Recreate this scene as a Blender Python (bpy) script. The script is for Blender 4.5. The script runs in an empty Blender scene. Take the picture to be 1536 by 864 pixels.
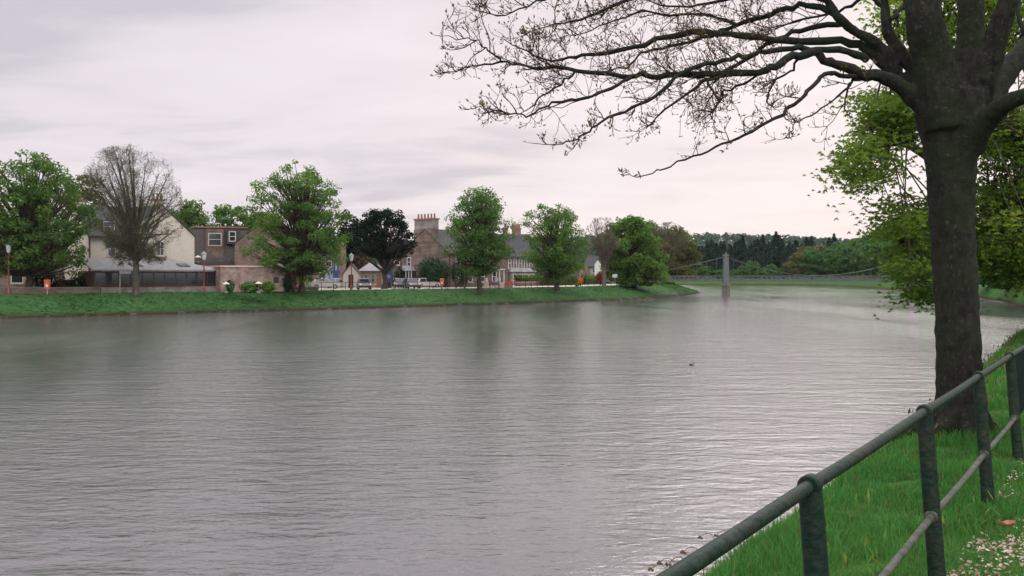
import bpy, math, random
import numpy as np
from mathutils import Vector
PI = math.pi
sc = bpy.context.scene
C = sc.collection
rs = np.random.RandomState
# ------------------------------------------------------------------ basics
FPX, PX0, PYH, CAMZ = 1500.0, 768.0, 412.0, 4.0          # focal length in photo pixels, horizon row, eye height over water
def X(px, d): return (px - PX0) / FPX * d
def Z(py, d): return CAMZ + (PYH - py) / FPX * d
def P(px, py, d): return np.array([X(px, d), d, Z(py, d)])

class MB:
    def __init__(s): s.v = []; s.f = []; s.m = []; s.n = 0
    def add(s, V, F, mi=0):
        V = np.asarray(V, float).reshape(-1, 3); F = np.asarray(F, int)
        if len(F) == 0: return
        s.v.append(V); s.f.append(F + s.n); s.m.append(np.full(len(F), mi)); s.n += len(V)
    def build(s, name, mats, parent=None, smooth=False, loc=None):
        """link ONE mesh object; vertices are given in world space"""
        if not isinstance(mats, (list, tuple)): mats = [mats]
        V = np.concatenate(s.v)
        org = np.zeros(3)
        if parent is not None:
            p = parent
            while p is not None: org = org + np.array(p.location); p = p.parent
        elif loc is not None: org = np.array(loc, float)
        V = V - org
        me = bpy.data.meshes.new(name)
        me.vertices.add(len(V)); me.vertices.foreach_set('co', V.ravel())
        li = np.concatenate([f.ravel() for f in s.f])
        tot = np.concatenate([np.full(len(f), f.shape[1]) for f in s.f])
        st = np.concatenate([[0], np.cumsum(tot)[:-1]])
        me.loops.add(len(li)); me.loops.foreach_set('vertex_index', li.astype(np.int32))
        me.polygons.add(len(tot)); me.polygons.foreach_set('loop_start', st.astype(np.int32))
        for m in mats: me.materials.append(m)
        me.polygons.foreach_set('material_index', np.concatenate(s.m).astype(np.int32))
        me.polygons.foreach_set('use_smooth', np.full(len(tot), smooth))
        me.update(calc_edges=True)
        o = bpy.data.objects.new(name, me); C.objects.link(o)
        if parent is not None: o.parent = parent
        else: o.location = org
        return o
def tag(o, label=None, cat=None, group=None, kind=None):
    if label: o['label'] = label
    if cat: o['category'] = cat
    if group: o['group'] = group
    if kind: o['kind'] = kind
    return o
def thing(name, label, cat, loc, group=None, rz=0.0):
    o = bpy.data.objects.new(name, None); C.objects.link(o)
    o.location = [float(a) for a in loc]; o.rotation_euler = (0, 0, rz)
    o.empty_display_size = .3
    return tag(o, label, cat, group)
def kids(o): return [c for c in list(C.objects) if c.parent == o]
def copy_thing(root, loc, rz=0.0, scale=1.0, label=None, group=None, mats=None):
    r = root.copy(); C.objects.link(r); r.location = loc; r.rotation_euler = (0, 0, rz)
    r.scale = (scale,) * 3 if not isinstance(scale, tuple) else scale
    if label: r['label'] = label
    if group: r['group'] = group
    for ch in kids(root):
        c = ch.copy(); C.objects.link(c); c.parent = r
        if mats and ch.name.split('.')[0] in mats:
            c.data = ch.data.copy(); c.data.materials[0] = mats[ch.name.split('.')[0]]
        for g in kids(ch):
            d = g.copy(); C.objects.link(d); d.parent = c
    return r
class Frame:
    def __init__(s, O, ang, z=0.0):
        s.O = np.array([O[0], O[1]], float); s.u = np.array([math.cos(ang), math.sin(ang)]); s.w = np.array([-math.sin(ang), math.cos(ang)]); s.ang = ang
    def p(s, u, v, z):
        q = s.O + s.u * u + s.w * v
        return [q[0], q[1], z]
BOXF = [[0, 3, 2, 1], [4, 5, 6, 7], [0, 1, 5, 4], [1, 2, 6, 5], [2, 3, 7, 6], [3, 0, 4, 7]]
def box(mb, fr, u0, u1, v0, v1, z0, z1, mi=0, tu=0, tv=0):
    V = [fr.p(u0, v0, z0), fr.p(u1, v0, z0), fr.p(u1, v1, z0), fr.p(u0, v1, z0),
         fr.p(u0 + tu, v0 + tv, z1), fr.p(u1 - tu, v0 + tv, z1), fr.p(u1 - tu, v1 - tv, z1), fr.p(u0 + tu, v1 - tv, z1)]
    mb.add(V, BOXF, mi)
def prism(mb, fr, poly, u0, u1, mi=0):
    """convex polygon of (v,z) extruded along u"""
    n = len(poly)
    V = [fr.p(u0, a, b) for a, b in poly] + [fr.p(u1, a, b) for a, b in poly]
    mb.add(V, [[i, (i + 1) % n, n + (i + 1) % n, n + i] for i in range(n)], mi)
    mb.add(V[:n], [[0, i + 1, i] for i in range(1, n - 1)], mi)
    mb.add(V[n:], [[0, i, i + 1] for i in range(1, n - 1)], mi)
def tube(mb, pts, rad, sides=6, mi=0, cap=True, flute=None, rng=None):
    pts = np.asarray(pts, float); n = len(pts)
    rad = np.broadcast_to(np.asarray(rad, float), (n,))
    T = np.gradient(pts, axis=0); T /= (np.linalg.norm(T, axis=1, keepdims=True) + 1e-9)
    a = np.array([0, 0, 1.]) if abs(T[0][2]) < .9 else np.array([1., 0, 0])
    N = np.cross(T[0], a); N /= np.linalg.norm(N)
    ang = np.arange(sides) * 2 * PI / sides
    V = np.empty((n, sides, 3))
    for i in range(n):
        N = N - T[i] * np.dot(N, T[i]); N /= (np.linalg.norm(N) + 1e-9)
        B = np.cross(T[i], N)
        r = rad[i] * (1 + (0 if flute is None else flute[i % len(flute)]))
        V[i] = pts[i] + (np.outer(np.cos(ang), N) + np.outer(np.sin(ang), B)) * (r if np.isscalar(r) else np.asarray(r)[:, None])
    i, j = np.meshgrid(np.arange(n - 1), np.arange(sides), indexing='ij')
    F = np.stack([i * sides + j, i * sides + (j + 1) % sides, (i + 1) * sides + (j + 1) % sides, (i + 1) * sides + j], -1).reshape(-1, 4)
    V = V.reshape(-1, 3); mb.add(V, F, mi)
    if cap and sides > 3:
        for k, q in ((0, pts[0]), (n - 1, pts[-1])):
            ring = V[k * sides:(k + 1) * sides]
            idx = [[sides, (j + 1) % sides, j] if k == 0 else [sides, j, (j + 1) % sides] for j in range(sides)]
            mb.add(np.vstack([ring, q]), idx, mi)
def spline(pts, n):
    pts = np.asarray(pts, float); m = len(pts)
    if m == 2: return pts[0] + np.linspace(0, 1, n)[:, None] * (pts[1] - pts[0])
    Q = np.vstack([2 * pts[0] - pts[1], pts, 2 * pts[-1] - pts[-2]])
    out = []
    for t in np.linspace(0, m - 1 - 1e-6, n):
        k = int(t); f = t - k; p0, p1, p2, p3 = Q[k], Q[k + 1], Q[k + 2], Q[k + 3]
        out.append(.5 * (2 * p1 + (p2 - p0) * f + (2 * p0 - 5 * p1 + 4 * p2 - p3) * f * f + (3 * p1 - p0 - 3 * p2 + p3) * f ** 3))
    return np.array(out)
def leaves(mb, Cn, Nrm, size, rng, aspect=1.7, axis=None, mi=0, fold=.18):
    """one rhombus per centre, lying across Nrm, long axis random (or along axis)"""
    n = len(Cn)
    if n == 0: return
    Nrm = Nrm / (np.linalg.norm(Nrm, axis=1, keepdims=True) + 1e-9)
    A = rng.normal(size=(n, 3)) if axis is None else axis + rng.normal(size=(n, 3)) * .25
    A = A - Nrm * (A * Nrm).sum(1, keepdims=True); A /= (np.linalg.norm(A, axis=1, keepdims=True) + 1e-9)
    B = np.cross(Nrm, A)
    s = np.broadcast_to(np.asarray(size, float), (n,)) * rng.uniform(.65, 1.35, n)
    L = (s * .5 * math.sqrt(aspect))[:, None]; W = (s * .5 / math.sqrt(aspect))[:, None]
    V = np.stack([Cn - A * L, Cn - A * L * .1 + B * W + Nrm * W * fold, Cn + A * L, Cn - A * L * .1 - B * W + Nrm * W * fold], 1).reshape(-1, 3)
    mb.add(V, np.arange(4 * n).reshape(n, 4), mi)
def ellipsoid(mb, c, r, nu=12, nv=8, mi=0, M=None):
    th = np.linspace(0, PI, nv + 1); ph = np.arange(nu) * 2 * PI / nu
    V = np.stack([np.outer(np.sin(th), np.cos(ph)), np.outer(np.sin(th), np.sin(ph)), np.outer(np.cos(th), np.ones(nu))], -1) * np.array(r)
    V = V.reshape(-1, 3)
    if M is not None: V = V @ np.array(M).T
    i, j = np.meshgrid(np.arange(nv), np.arange(nu), indexing='ij')
    F = np.stack([i * nu + j, (i + 1) * nu + j, (i + 1) * nu + (j + 1) % nu, i * nu + (j + 1) % nu], -1).reshape(-1, 4)
    mb.add(V + np.array(c), F, mi)

# ------------------------------------------------------------------ materials
def nodes_of(name):
    m = bpy.data.materials.new(name); m.use_nodes = True
    nt = m.node_tree; b = nt.nodes['Principled BSDF']
    return m, nt, nt.nodes, nt.links, b
def mat(name, c1, c2=None, rough=.75, scale=3.0, bump=0.0, bscale=None, metal=0.0, spec=.3, detail=5, lo=.35, hi=.65, stretch=(1, 1, 1), c3=None, s3=.4, a3=.5):
    m, nt, N, L, b = nodes_of(name)
    b.inputs['Roughness'].default_value = rough; b.inputs['Metallic'].default_value = metal
    b.inputs['Specular IOR Level'].default_value = spec
    c1 = tuple(c1) + (1,); b.inputs['Base Color'].default_value = c1
    tc = N.new('ShaderNodeTexCoord'); mp = N.new('ShaderNodeMapping'); mp.inputs['Scale'].default_value = stretch
    L.new(tc.outputs['Object'], mp.inputs['Vector'])
    if c2 is not None:
        nz = N.new('ShaderNodeTexNoise'); nz.inputs['Scale'].default_value = scale; nz.inputs['Detail'].default_value = detail; nz.inputs['Roughness'].default_value = .65
        L.new(mp.outputs[0], nz.inputs['Vector'])
        r = N.new('ShaderNodeValToRGB'); r.color_ramp.elements[0].position = lo; r.color_ramp.elements[1].position = hi
        r.color_ramp.elements[0].color = c1; r.color_ramp.elements[1].color = tuple(c2) + (1,)
        L.new(nz.outputs['Fac'], r.inputs['Fac']); out = r.outputs[0]
        if c3 is not None:
            n3 = N.new('ShaderNodeTexNoise'); n3.inputs['Scale'].default_value = s3; n3.inputs['Detail'].default_value = 4
            L.new(tc.outputs['Object'], n3.inputs['Vector'])
            r3 = N.new('ShaderNodeValToRGB'); r3.color_ramp.elements[0].position = .45; r3.color_ramp.elements[1].position = .68
            r3.color_ramp.elements[0].color = (0, 0, 0, 1); r3.color_ramp.elements[1].color = (a3, a3, a3, 1)
            L.new(n3.outputs['Fac'], r3.inputs['Fac'])
            mx = N.new('ShaderNodeMix'); mx.data_type = 'RGBA'; L.new(r3.outputs[0], mx.inputs['Factor']); L.new(out, mx.inputs['A']); mx.inputs['B'].default_value = tuple(c3) + (1,)
            out = mx.outputs['Result']
        L.new(out, b.inputs['Base Color'])
    if bump:
        nb = N.new('ShaderNodeTexNoise'); nb.inputs['Scale'].default_value = bscale or scale; nb.inputs['Detail'].default_value = 6
        L.new(mp.outputs[0], nb.inputs['Vector'])
        bp = N.new('ShaderNodeBump'); bp.inputs['Strength'].default_value = bump; bp.inputs['Distance'].default_value = .05
        L.new(nb.outputs['Fac'], bp.inputs['Height']); L.new(bp.outputs[0], b.inputs['Normal'])
    return m
def leaf_mat(name, ca, cb, cc=None, trans=.35, rough=.6, big=.25, tcol=1.5, spec=.03):
    """colour varies leaf by leaf and in broad patches"""
    m, nt, N, L, b = nodes_of(name)
    b.inputs['Roughness'].default_value = rough; b.inputs['Specular IOR Level'].default_value = spec
    g = N.new('ShaderNodeNewGeometry'); r = N.new('ShaderNodeValToRGB')
    r.color_ramp.elements[0].color = tuple(ca) + (1,); r.color_ramp.elements[1].color = tuple(cb) + (1,)
    if cc:
        e = r.color_ramp.elements.new(.9); e.color = tuple(cb) + (1,); r.color_ramp.elements[-1].color = tuple(cc) + (1,)
    tc = N.new('ShaderNodeTexCoord'); nz = N.new('ShaderNodeTexNoise'); nz.inputs['Scale'].default_value = big; nz.inputs['Detail'].default_value = 3
    L.new(tc.outputs['Object'], nz.inputs['Vector'])
    a = N.new('ShaderNodeMath'); a.operation = 'MULTIPLY_ADD'; a.inputs[1].default_value = 1.6; a.inputs[2].default_value = -.8
    L.new(nz.outputs['Fac'], a.inputs[0])
    ad = N.new('ShaderNodeMath'); ad.operation = 'MULTIPLY_ADD'; ad.use_clamp = True; ad.inputs[1].default_value = .7
    L.new(g.outputs['Random Per Island'], ad.inputs[0])
    a2 = N.new('ShaderNodeMath'); a2.operation = 'ADD'; a2.inputs[1].default_value = .15; L.new(a.outputs[0], a2.inputs[0])
    L.new(a2.outputs[0], ad.inputs[2]); L.new(ad.outputs[0], r.inputs['Fac']); L.new(r.outputs[0], b.inputs['Base Color'])
    if trans:
        t = N.new('ShaderNodeBsdfTranslucent'); mx = N.new('ShaderNodeMixShader'); mx.inputs[0].default_value = trans
        h = N.new('ShaderNodeMix'); h.data_type = 'RGBA'; h.blend_type = 'MULTIPLY'; h.inputs['Factor'].default_value = 1
        L.new(r.outputs[0], h.inputs['A']); h.inputs['B'].default_value = (tcol * 1.05, tcol, tcol * .55, 1)
        L.new(h.outputs['Result'], t.inputs['Color'])
        L.new(b.outputs[0], mx.inputs[1]); L.new(t.outputs[0], mx.inputs[2])
        L.new(mx.outputs[0], N['Material Output'].inputs['Surface'])
    return m
def stone_mat(name, ca, cb, mortar, sx=.45, sy=.22):
    m, nt, N, L, b = nodes_of(name); b.inputs['Roughness'].default_value = .9; b.inputs['Specular IOR Level'].default_value = .15
    tc = N.new('ShaderNodeTexCoord'); sp = N.new('ShaderNodeSeparateXYZ'); cb_ = N.new('ShaderNodeCombineXYZ')
    L.new(tc.outputs['Object'], sp.inputs[0])
    ad = N.new('ShaderNodeMath'); ad.operation = 'ADD'; L.new(sp.outputs[0], ad.inputs[0]); L.new(sp.outputs[1], ad.inputs[1])
    L.new(ad.outputs[0], cb_.inputs[0]); L.new(sp.outputs[2], cb_.inputs[1])
    br = N.new('ShaderNodeTexBrick'); br.inputs['Scale'].default_value = 1; br.inputs['Brick Width'].default_value = sx; br.inputs['Row Height'].default_value = sy
    br.inputs['Mortar Size'].default_value = .018; br.inputs['Color1'].default_value = tuple(ca) + (1,); br.inputs['Color2'].default_value = tuple(cb) + (1,); br.inputs['Mortar'].default_value = tuple(mortar) + (1,)
    L.new(cb_.outputs[0], br.inputs['Vector'])
    nz = N.new('ShaderNodeTexNoise'); nz.inputs['Scale'].default_value = .8; nz.inputs['Detail'].default_value = 8; L.new(tc.outputs['Object'], nz.inputs['Vector'])
    r = N.new('ShaderNodeValToRGB'); r.color_ramp.elements[0].color = (.6, .6, .6, 1); r.color_ramp.elements[1].color = (1.25, 1.2, 1.15, 1); r.color_ramp.elements[0].position = .3; r.color_ramp.elements[1].position = .7
    L.new(nz.outputs['Fac'], r.inputs[0])
    mx = N.new('ShaderNodeMix'); mx.data_type = 'RGBA'; mx.blend_type = 'MULTIPLY'; mx.inputs['Factor'].default_value = 1
    L.new(br.outputs['Color'], mx.inputs['A']); L.new(r.outputs[0], mx.inputs['B']); L.new(mx.outputs['Result'], b.inputs['Base Color'])
    bp = N.new('ShaderNodeBump'); bp.inputs['Strength'].default_value = .5; bp.inputs['Distance'].default_value = .03; L.new(nz.outputs['Fac'], bp.inputs['Height']); L.new(bp.outputs[0], b.inputs['Normal'])
    return m
def bark_mat(name, dark, mid, moss=None, sc_=6.0, bump=.6):
    m, nt, N, L, b = nodes_of(name); b.inputs['Roughness'].default_value = .92; b.inputs['Specular IOR Level'].default_value = .12
    tc = N.new('ShaderNodeTexCoord'); mp = N.new('ShaderNodeMapping'); mp.inputs['Scale'].default_value = (1, 1, .45); L.new(tc.outputs['Object'], mp.inputs[0])
    nz = N.new('ShaderNodeTexNoise'); nz.inputs['Scale'].default_value = sc_ * 2.2; nz.inputs['Detail'].default_value = 9; nz.inputs['Roughness'].default_value = .7; L.new(mp.outputs[0], nz.inputs[0])
    r = N.new('ShaderNodeValToRGB'); r.color_ramp.elements[0].position = .32; r.color_ramp.elements[1].position = .7
    r.color_ramp.elements[0].color = tuple(dark) + (1,); r.color_ramp.elements[1].color = tuple(mid) + (1,); L.new(nz.outputs['Fac'], r.inputs[0]); out = r.outputs[0]
    if moss:
        n2 = N.new('ShaderNodeTexNoise'); n2.inputs['Scale'].default_value = 1.7; n2.inputs['Detail'].default_value = 6; L.new(tc.outputs['Object'], n2.inputs[0])
        r2 = N.new('ShaderNodeValToRGB'); r2.color_ramp.elements[0].position = .42; r2.color_ramp.elements[1].position = .66; r2.color_ramp.elements[1].color = (.7, .7, .7, 1); r2.color_ramp.elements[0].color = (0, 0, 0, 1); L.new(n2.outputs['Fac'], r2.inputs[0])
        mx = N.new('ShaderNodeMix'); mx.data_type = 'RGBA'; L.new(r2.outputs[0], mx.inputs['Factor']); L.new(out, mx.inputs['A']); mx.inputs['B'].default_value = tuple(moss) + (1,); out = mx.outputs['Result']
    if moss:
        n5 = N.new('ShaderNodeTexNoise'); n5.inputs['Scale'].default_value = 26; n5.inputs['Detail'].default_value = 5; L.new(tc.outputs['Object'], n5.inputs[0])
        r5 = N.new('ShaderNodeMapRange'); r5.inputs[1].default_value = .60; r5.inputs[2].default_value = .70; r5.inputs[4].default_value = .36; L.new(n5.outputs['Fac'], r5.inputs[0])
        m5 = N.new('ShaderNodeMix'); m5.data_type = 'RGBA'; L.new(r5.outputs[0], m5.inputs['Factor']); L.new(out, m5.inputs['A']); m5.inputs['B'].default_value = (.075, .082, .062, 1); out = m5.outputs['Result']
    L.new(out, b.inputs['Base Color'])
    vo = N.new('ShaderNodeTexVoronoi'); vo.feature = 'DISTANCE_TO_EDGE'; vo.inputs['Scale'].default_value = sc_ * 2.6
    wp = N.new('ShaderNodeVectorMath'); wp.operation = 'MULTIPLY_ADD'; L.new(nz.outputs['Color'], wp.inputs[0]); wp.inputs[1].default_value = (.16, .16, .16); L.new(mp.outputs[0], wp.inputs[2]); L.new(wp.outputs[0], vo.inputs['Vector'])
    cr = N.new('ShaderNodeMapRange'); cr.inputs[1].default_value = 0; cr.inputs[2].default_value = .16; L.new(vo.outputs['Distance'], cr.inputs[0])
    hh = N.new('ShaderNodeMath'); hh.operation = 'MULTIPLY_ADD'; hh.inputs[1].default_value = .28; L.new(cr.outputs[0], hh.inputs[0]); L.new(nz.outputs['Fac'], hh.inputs[2])
    bp = N.new('ShaderNodeBump'); bp.inputs['Strength'].default_value = bump; bp.inputs['Distance'].default_value = .022; L.new(hh.outputs[0], bp.inputs['Height']); L.new(bp.outputs[0], b.inputs['Normal'])
    return m
def bank_mat(name, ga, gb, soil, zlo=.12, zhi=.5):
    """grass over a soil lip at the waterline"""
    m, nt, N, L, b = nodes_of(name); b.inputs['Roughness'].default_value = .95; b.inputs['Specular IOR Level'].default_value = .1
    tc = N.new('ShaderNodeTexCoord')
    n1 = N.new('ShaderNodeTexNoise'); n1.inputs['Scale'].default_value = 2.5; n1.inputs['Detail'].default_value = 8; n1.inputs['Roughness'].default_value = .75; L.new(tc.outputs['Object'], n1.inputs[0])
    n2 = N.new('ShaderNodeTexNoise'); n2.inputs['Scale'].default_value = .17; n2.inputs['Detail'].default_value = 4; L.new(tc.outputs['Object'], n2.inputs[0])
    av = N.new('ShaderNodeMath'); av.operation = 'MULTIPLY_ADD'; av.inputs[1].default_value = .5; L.new(n1.outputs['Fac'], av.inputs[0])
    hv = N.new('ShaderNodeMath'); hv.operation = 'MULTIPLY'; hv.inputs[1].default_value = .5; L.new(n2.outputs['Fac'], hv.inputs[0]); L.new(hv.outputs[0], av.inputs[2])
    r = N.new('ShaderNodeValToRGB'); r.color_ramp.elements[0].position = .36; r.color_ramp.elements[1].position = .62
    r.color_ramp.elements[0].color = tuple(ga) + (1,); r.color_ramp.elements[1].color = tuple(gb) + (1,); L.new(av.outputs[0], r.inputs[0])
    sp = N.new('ShaderNodeSeparateXYZ'); L.new(tc.outputs['Object'], sp.inputs[0])
    ad = N.new('ShaderNodeMath'); ad.operation = 'MULTIPLY_ADD'; ad.inputs[1].default_value = -.5; L.new(n1.outputs['Fac'], ad.inputs[0]); L.new(sp.outputs[2], ad.inputs[2])
    mr = N.new('ShaderNodeMapRange'); mr.inputs[1].default_value = zlo - .25; mr.inputs[2].default_value = zhi - .25; L.new(ad.outputs[0], mr.inputs[0])
    mx = N.new('ShaderNodeMix'); mx.data_type = 'RGBA'; L.new(mr.outputs[0], mx.inputs['Factor']); mx.inputs['A'].default_value = tuple(soil) + (1,); L.new(r.outputs[0], mx.inputs['B'])
    L.new(mx.outputs['Result'], b.inputs['Base Color'])
    bp = N.new('ShaderNodeBump'); bp.inputs['Strength'].default_value = .8; bp.inputs['Distance'].default_value = .12; L.new(n1.outputs['Fac'], bp.inputs['Height']); L.new(bp.outputs[0], b.inputs['Normal'])
    return m
M = {}
M['bark'] = bark_mat('tree_bark', (.005, .0055, .004), (.026, .026, .020), (.012, .019, .008))
M['twig'] = bark_mat('twig_bark', (.016, .010, .007), (.040, .026, .018), None, 20, .3)
M['bark_far'] = mat('bark_far', (.030, .026, .020), (.060, .050, .038), rough=.95, scale=2, spec=.1)
M['bark_pale'] = mat('bark_pale', (.060, .048, .036), (.12, .10, .075), rough=.95, scale=2, spec=.1)
M['haze_leaf'] = leaf_mat('opening_bud_leaf', (.045, .062, .026), (.105, .130, .055), trans=.45)
M['bark_grey'] = mat('bark_grey', (.040, .038, .030), (.080, .076, .060), rough=.95, scale=2, spec=.05)
M['bud'] = leaf_mat('young_bud_leaf', (.055, .040, .018), (.10, .095, .035), trans=.3)
M['lime'] = leaf_mat('lime_leaf', (.038, .090, .024), (.098, .182, .046), (.14, .21, .05), trans=.5)
M['deep'] = leaf_mat('deep_green_leaf', (.036, .084, .024), (.088, .165, .044), (.13, .20, .05), trans=.5)
M['mid'] = leaf_mat('mid_green_leaf', (.034, .082, .026), (.086, .165, .046), (.125, .195, .05), trans=.5)
M['dark'] = leaf_mat('dark_evergreen_leaf', (.003, .009, .006), (.010, .022, .010), trans=.06, spec=.03)
M['conifer'] = leaf_mat('conifer_needle', (.005, .018, .014), (.014, .040, .026), trans=.08, spec=.03)
M['olive'] = leaf_mat('olive_spring_leaf', (.045, .062, .022), (.10, .115, .04), (.11, .085, .03))
M['chestnut'] = leaf_mat('chestnut_leaf', (.044, .094, .022), (.106, .165, .034), (.19, .20, .045), trans=.55, tcol=2.3)
M['wood'] = leaf_mat('far_wood_leaf', (.026, .085, .026), (.075, .165, .046), trans=.4, big=.06)
M['wood_blue'] = leaf_mat('hill_wood_leaf', (.014, .036, .022), (.034, .066, .036), trans=.1, big=.02)
M['clipped'] = leaf_mat('clipped_bush_leaf', (.008, .028, .012), (.026, .065, .024), (.06, .11, .03), trans=.2, spec=.03)
M['hedge'] = leaf_mat('hedge_leaf', (.020, .060, .016), (.06, .13, .03), trans=.2)
M['redleaf'] = leaf_mat('red_shrub_leaf', (.10, .015, .012), (.25, .04, .03), trans=.25)
M['orangeleaf'] = leaf_mat('orange_flower', (.35, .06, .02), (.55, .25, .04), trans=.25)
M['purpleleaf'] = leaf_mat('purple_brown_shrub_leaf', (.03, .018, .016), (.075, .045, .035), trans=.2)
M['grass'] = leaf_mat('grass_blade', (.024, .098, .024), (.064, .190, .045), (.11, .20, .06), trans=.35, big=.9)
M['farrgrass'] = leaf_mat('far_grass_tuft', (.015, .054, .014), (.038, .098, .026), trans=.2, big=.15)
M['weed'] = leaf_mat('dry_weed', (.06, .035, .022), (.14, .095, .05), (.07, .11, .03), trans=.25, big=1.5)
M['petal'] = leaf_mat('fallen_petal', (.20, .14, .10), (.50, .40, .36), (.62, .53, .51), trans=.2, big=2)
M['bank'] = bank_mat('bank_grass', (.016, .056, .015), (.038, .092, .026), (.024, .020, .012))
M['nearbank'] = bank_mat('near_bank_grass', (.022, .075, .014), (.046, .120, .022), (.035, .026, .016), .15, .5)
M['soil'] = mat('riverbed', (.03, .028, .02), (.06, .05, .04), scale=.5)
M['road'] = mat('road_tarmac', (.20, .19, .17), (.30, .28, .25), scale=1.2, rough=.9)
M['cream'] = mat('cream_render', (.43, .415, .335), (.51, .49, .405), scale=.7, rough=.9, spec=.15, c3=(.40, .38, .29), s3=.35, a3=.5)
M['slate'] = mat('slate_roof', (.030, .032, .033), (.066, .067, .068), scale=2.5, rough=.85, spec=.1, stretch=(1, 1, 3), c3=(.06, .066, .05), s3=.4)
M['slatelight'] = mat('pale_slate_roof', (.11, .115, .12), (.20, .205, .205), scale=2, rough=.55, c3=(.14, .15, .12), s3=.35)
M['darkslate'] = mat('dark_hung_slate', (.032, .028, .026), (.060, .053, .048), scale=3, rough=.75, stretch=(1, 1, 2))
M['brown'] = stone_mat('brown_sandstone', (.145, .108, .088), (.20, .155, .128), (.14, .115, .10))
M['brown2'] = stone_mat('dull_brown_stone', (.115, .089, .073), (.160, .130, .107), (.10, .087, .075))
M['pink'] = stone_mat('pink_rubble_stone', (.21, .155, .13), (.31, .245, .205), (.22, .18, .155), .5, .25)
M['greystone'] = stone_mat('grey_stone', (.15, .142, .130), (.22, .205, .185), (.14, .13, .12), .7, .35)
M['pierstone'] = stone_mat('dark_pier_stone', (.085, .082, .072), (.13, .125, .11), (.07, .068, .06), .7, .35)
M['coping'] = mat('coping_stone', (.36, .27, .23), (.44, .35, .30), scale=2)
M['white'] = mat('white_paint', (.44, .44, .41), rough=.5)
M['offwhite'] = mat('offwhite_paint', (.36, .34, .29), (.44, .42, .36), rough=.6, scale=4)
M['glass'] = mat('window_glass', (.020, .025, .028), rough=.06, spec=.6)
M['timber'] = mat('dark_timber', (.030, .018, .014), (.065, .035, .025), scale=3, rough=.7)
M['red'] = mat('lamp_red_paint', (.12, .030, .024), (.16, .040, .032), scale=5, rough=.5)
M['orange'] = mat('orange_red_paint', (.28, .06, .03), (.34, .08, .04), scale=5, rough=.5)
M['lantern'] = mat('lantern_glass', (.42, .48, .49), rough=.25, spec=.5)
M['greymetal'] = mat('grey_metal', (.15, .16, .16), (.22, .23, .22), scale=4, rough=.6)
M['darkmetal'] = mat('dark_fence_metal', (.035, .026, .022), (.06, .04, .034), scale=4, rough=.7)
M['blue'] = mat('banner_blue', (.03, .05, .16), rough=.6)
M['skyblue'] = mat('flag_blue', (.14, .25, .42), rough=.7)
M['purple'] = mat('purple_blue_paint', (.06, .045, .22), rough=.5)
M['pot'] = mat('clay_pot', (.13, .070, .050), (.19, .11, .08), scale=6)
M['tyre'] = mat('tyre_rubber', (.015, .015, .016), rough=.85)
M['rim'] = mat('wheel_rim', (.35, .35, .36), rough=.35, metal=.8)
M['silver'] = mat('car_silver', (.15, .15, .15), rough=.28, spec=.6, metal=.3)
M['carwhite'] = mat('car_white', (.36, .355, .33), rough=.3, spec=.6)
M['cardark'] = mat('car_dark_teal', (.03, .045, .055), rough=.25, spec=.6)
M['carcream'] = mat('car_cream', (.36, .335, .25), rough=.3, spec=.6)
M['lampglass'] = mat('head_lamp_glass', (.55, .55, .52), rough=.15, spec=.7)
M['skin'] = mat('skin', (.45, .28, .21), rough=.6)
M['hair'] = mat('hair', (.06, .04, .03), rough=.7)
M['jacket'] = mat('dark_jacket', (.075, .062, .055), (.11, .09, .08), scale=12, rough=.9)
M['shirt'] = mat('pale_top', (.62, .58, .5), rough=.9)
M['trouser'] = mat('brown_trousers', (.030, .026, .024), (.045, .038, .034), scale=10, rough=.9)
M['bridgegreen'] = mat('bridge_grey_green', (.055, .070, .060), (.090, .105, .095), scale=3, rough=.7)
M['duckdark'] = mat('duck_dark', (.02, .018, .014), rough=.6)
M['duckbody'] = mat('duck_body', (.20, .17, .13), (.28, .24, .20), scale=30, rough=.7)
M['duckbill'] = mat('duck_bill', (.35, .25, .05), rough=.5)
M['deadleaf'] = mat('dead_leaf', (.18, .09, .05), (.27, .14, .085), scale=40, rough=.8)
# painted iron railing: chipped green paint with rubbed bare edges
def rail_mat(name, paint, paint2, bare, amount):
    return mat(name, paint, paint2, rough=.55, scale=9, spec=.15, bump=.35, bscale=22, c3=bare, s3=11, a3=amount)
M['railgreen'] = rail_mat('railing_green_paint', (.003, .012, .0075), (.007, .021, .013), (.045, .032, .020), .30)
M['railworn'] = rail_mat('railing_worn_paint', (.042, .050, .038), (.085, .086, .068), (.015, .032, .022), .9)

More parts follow.
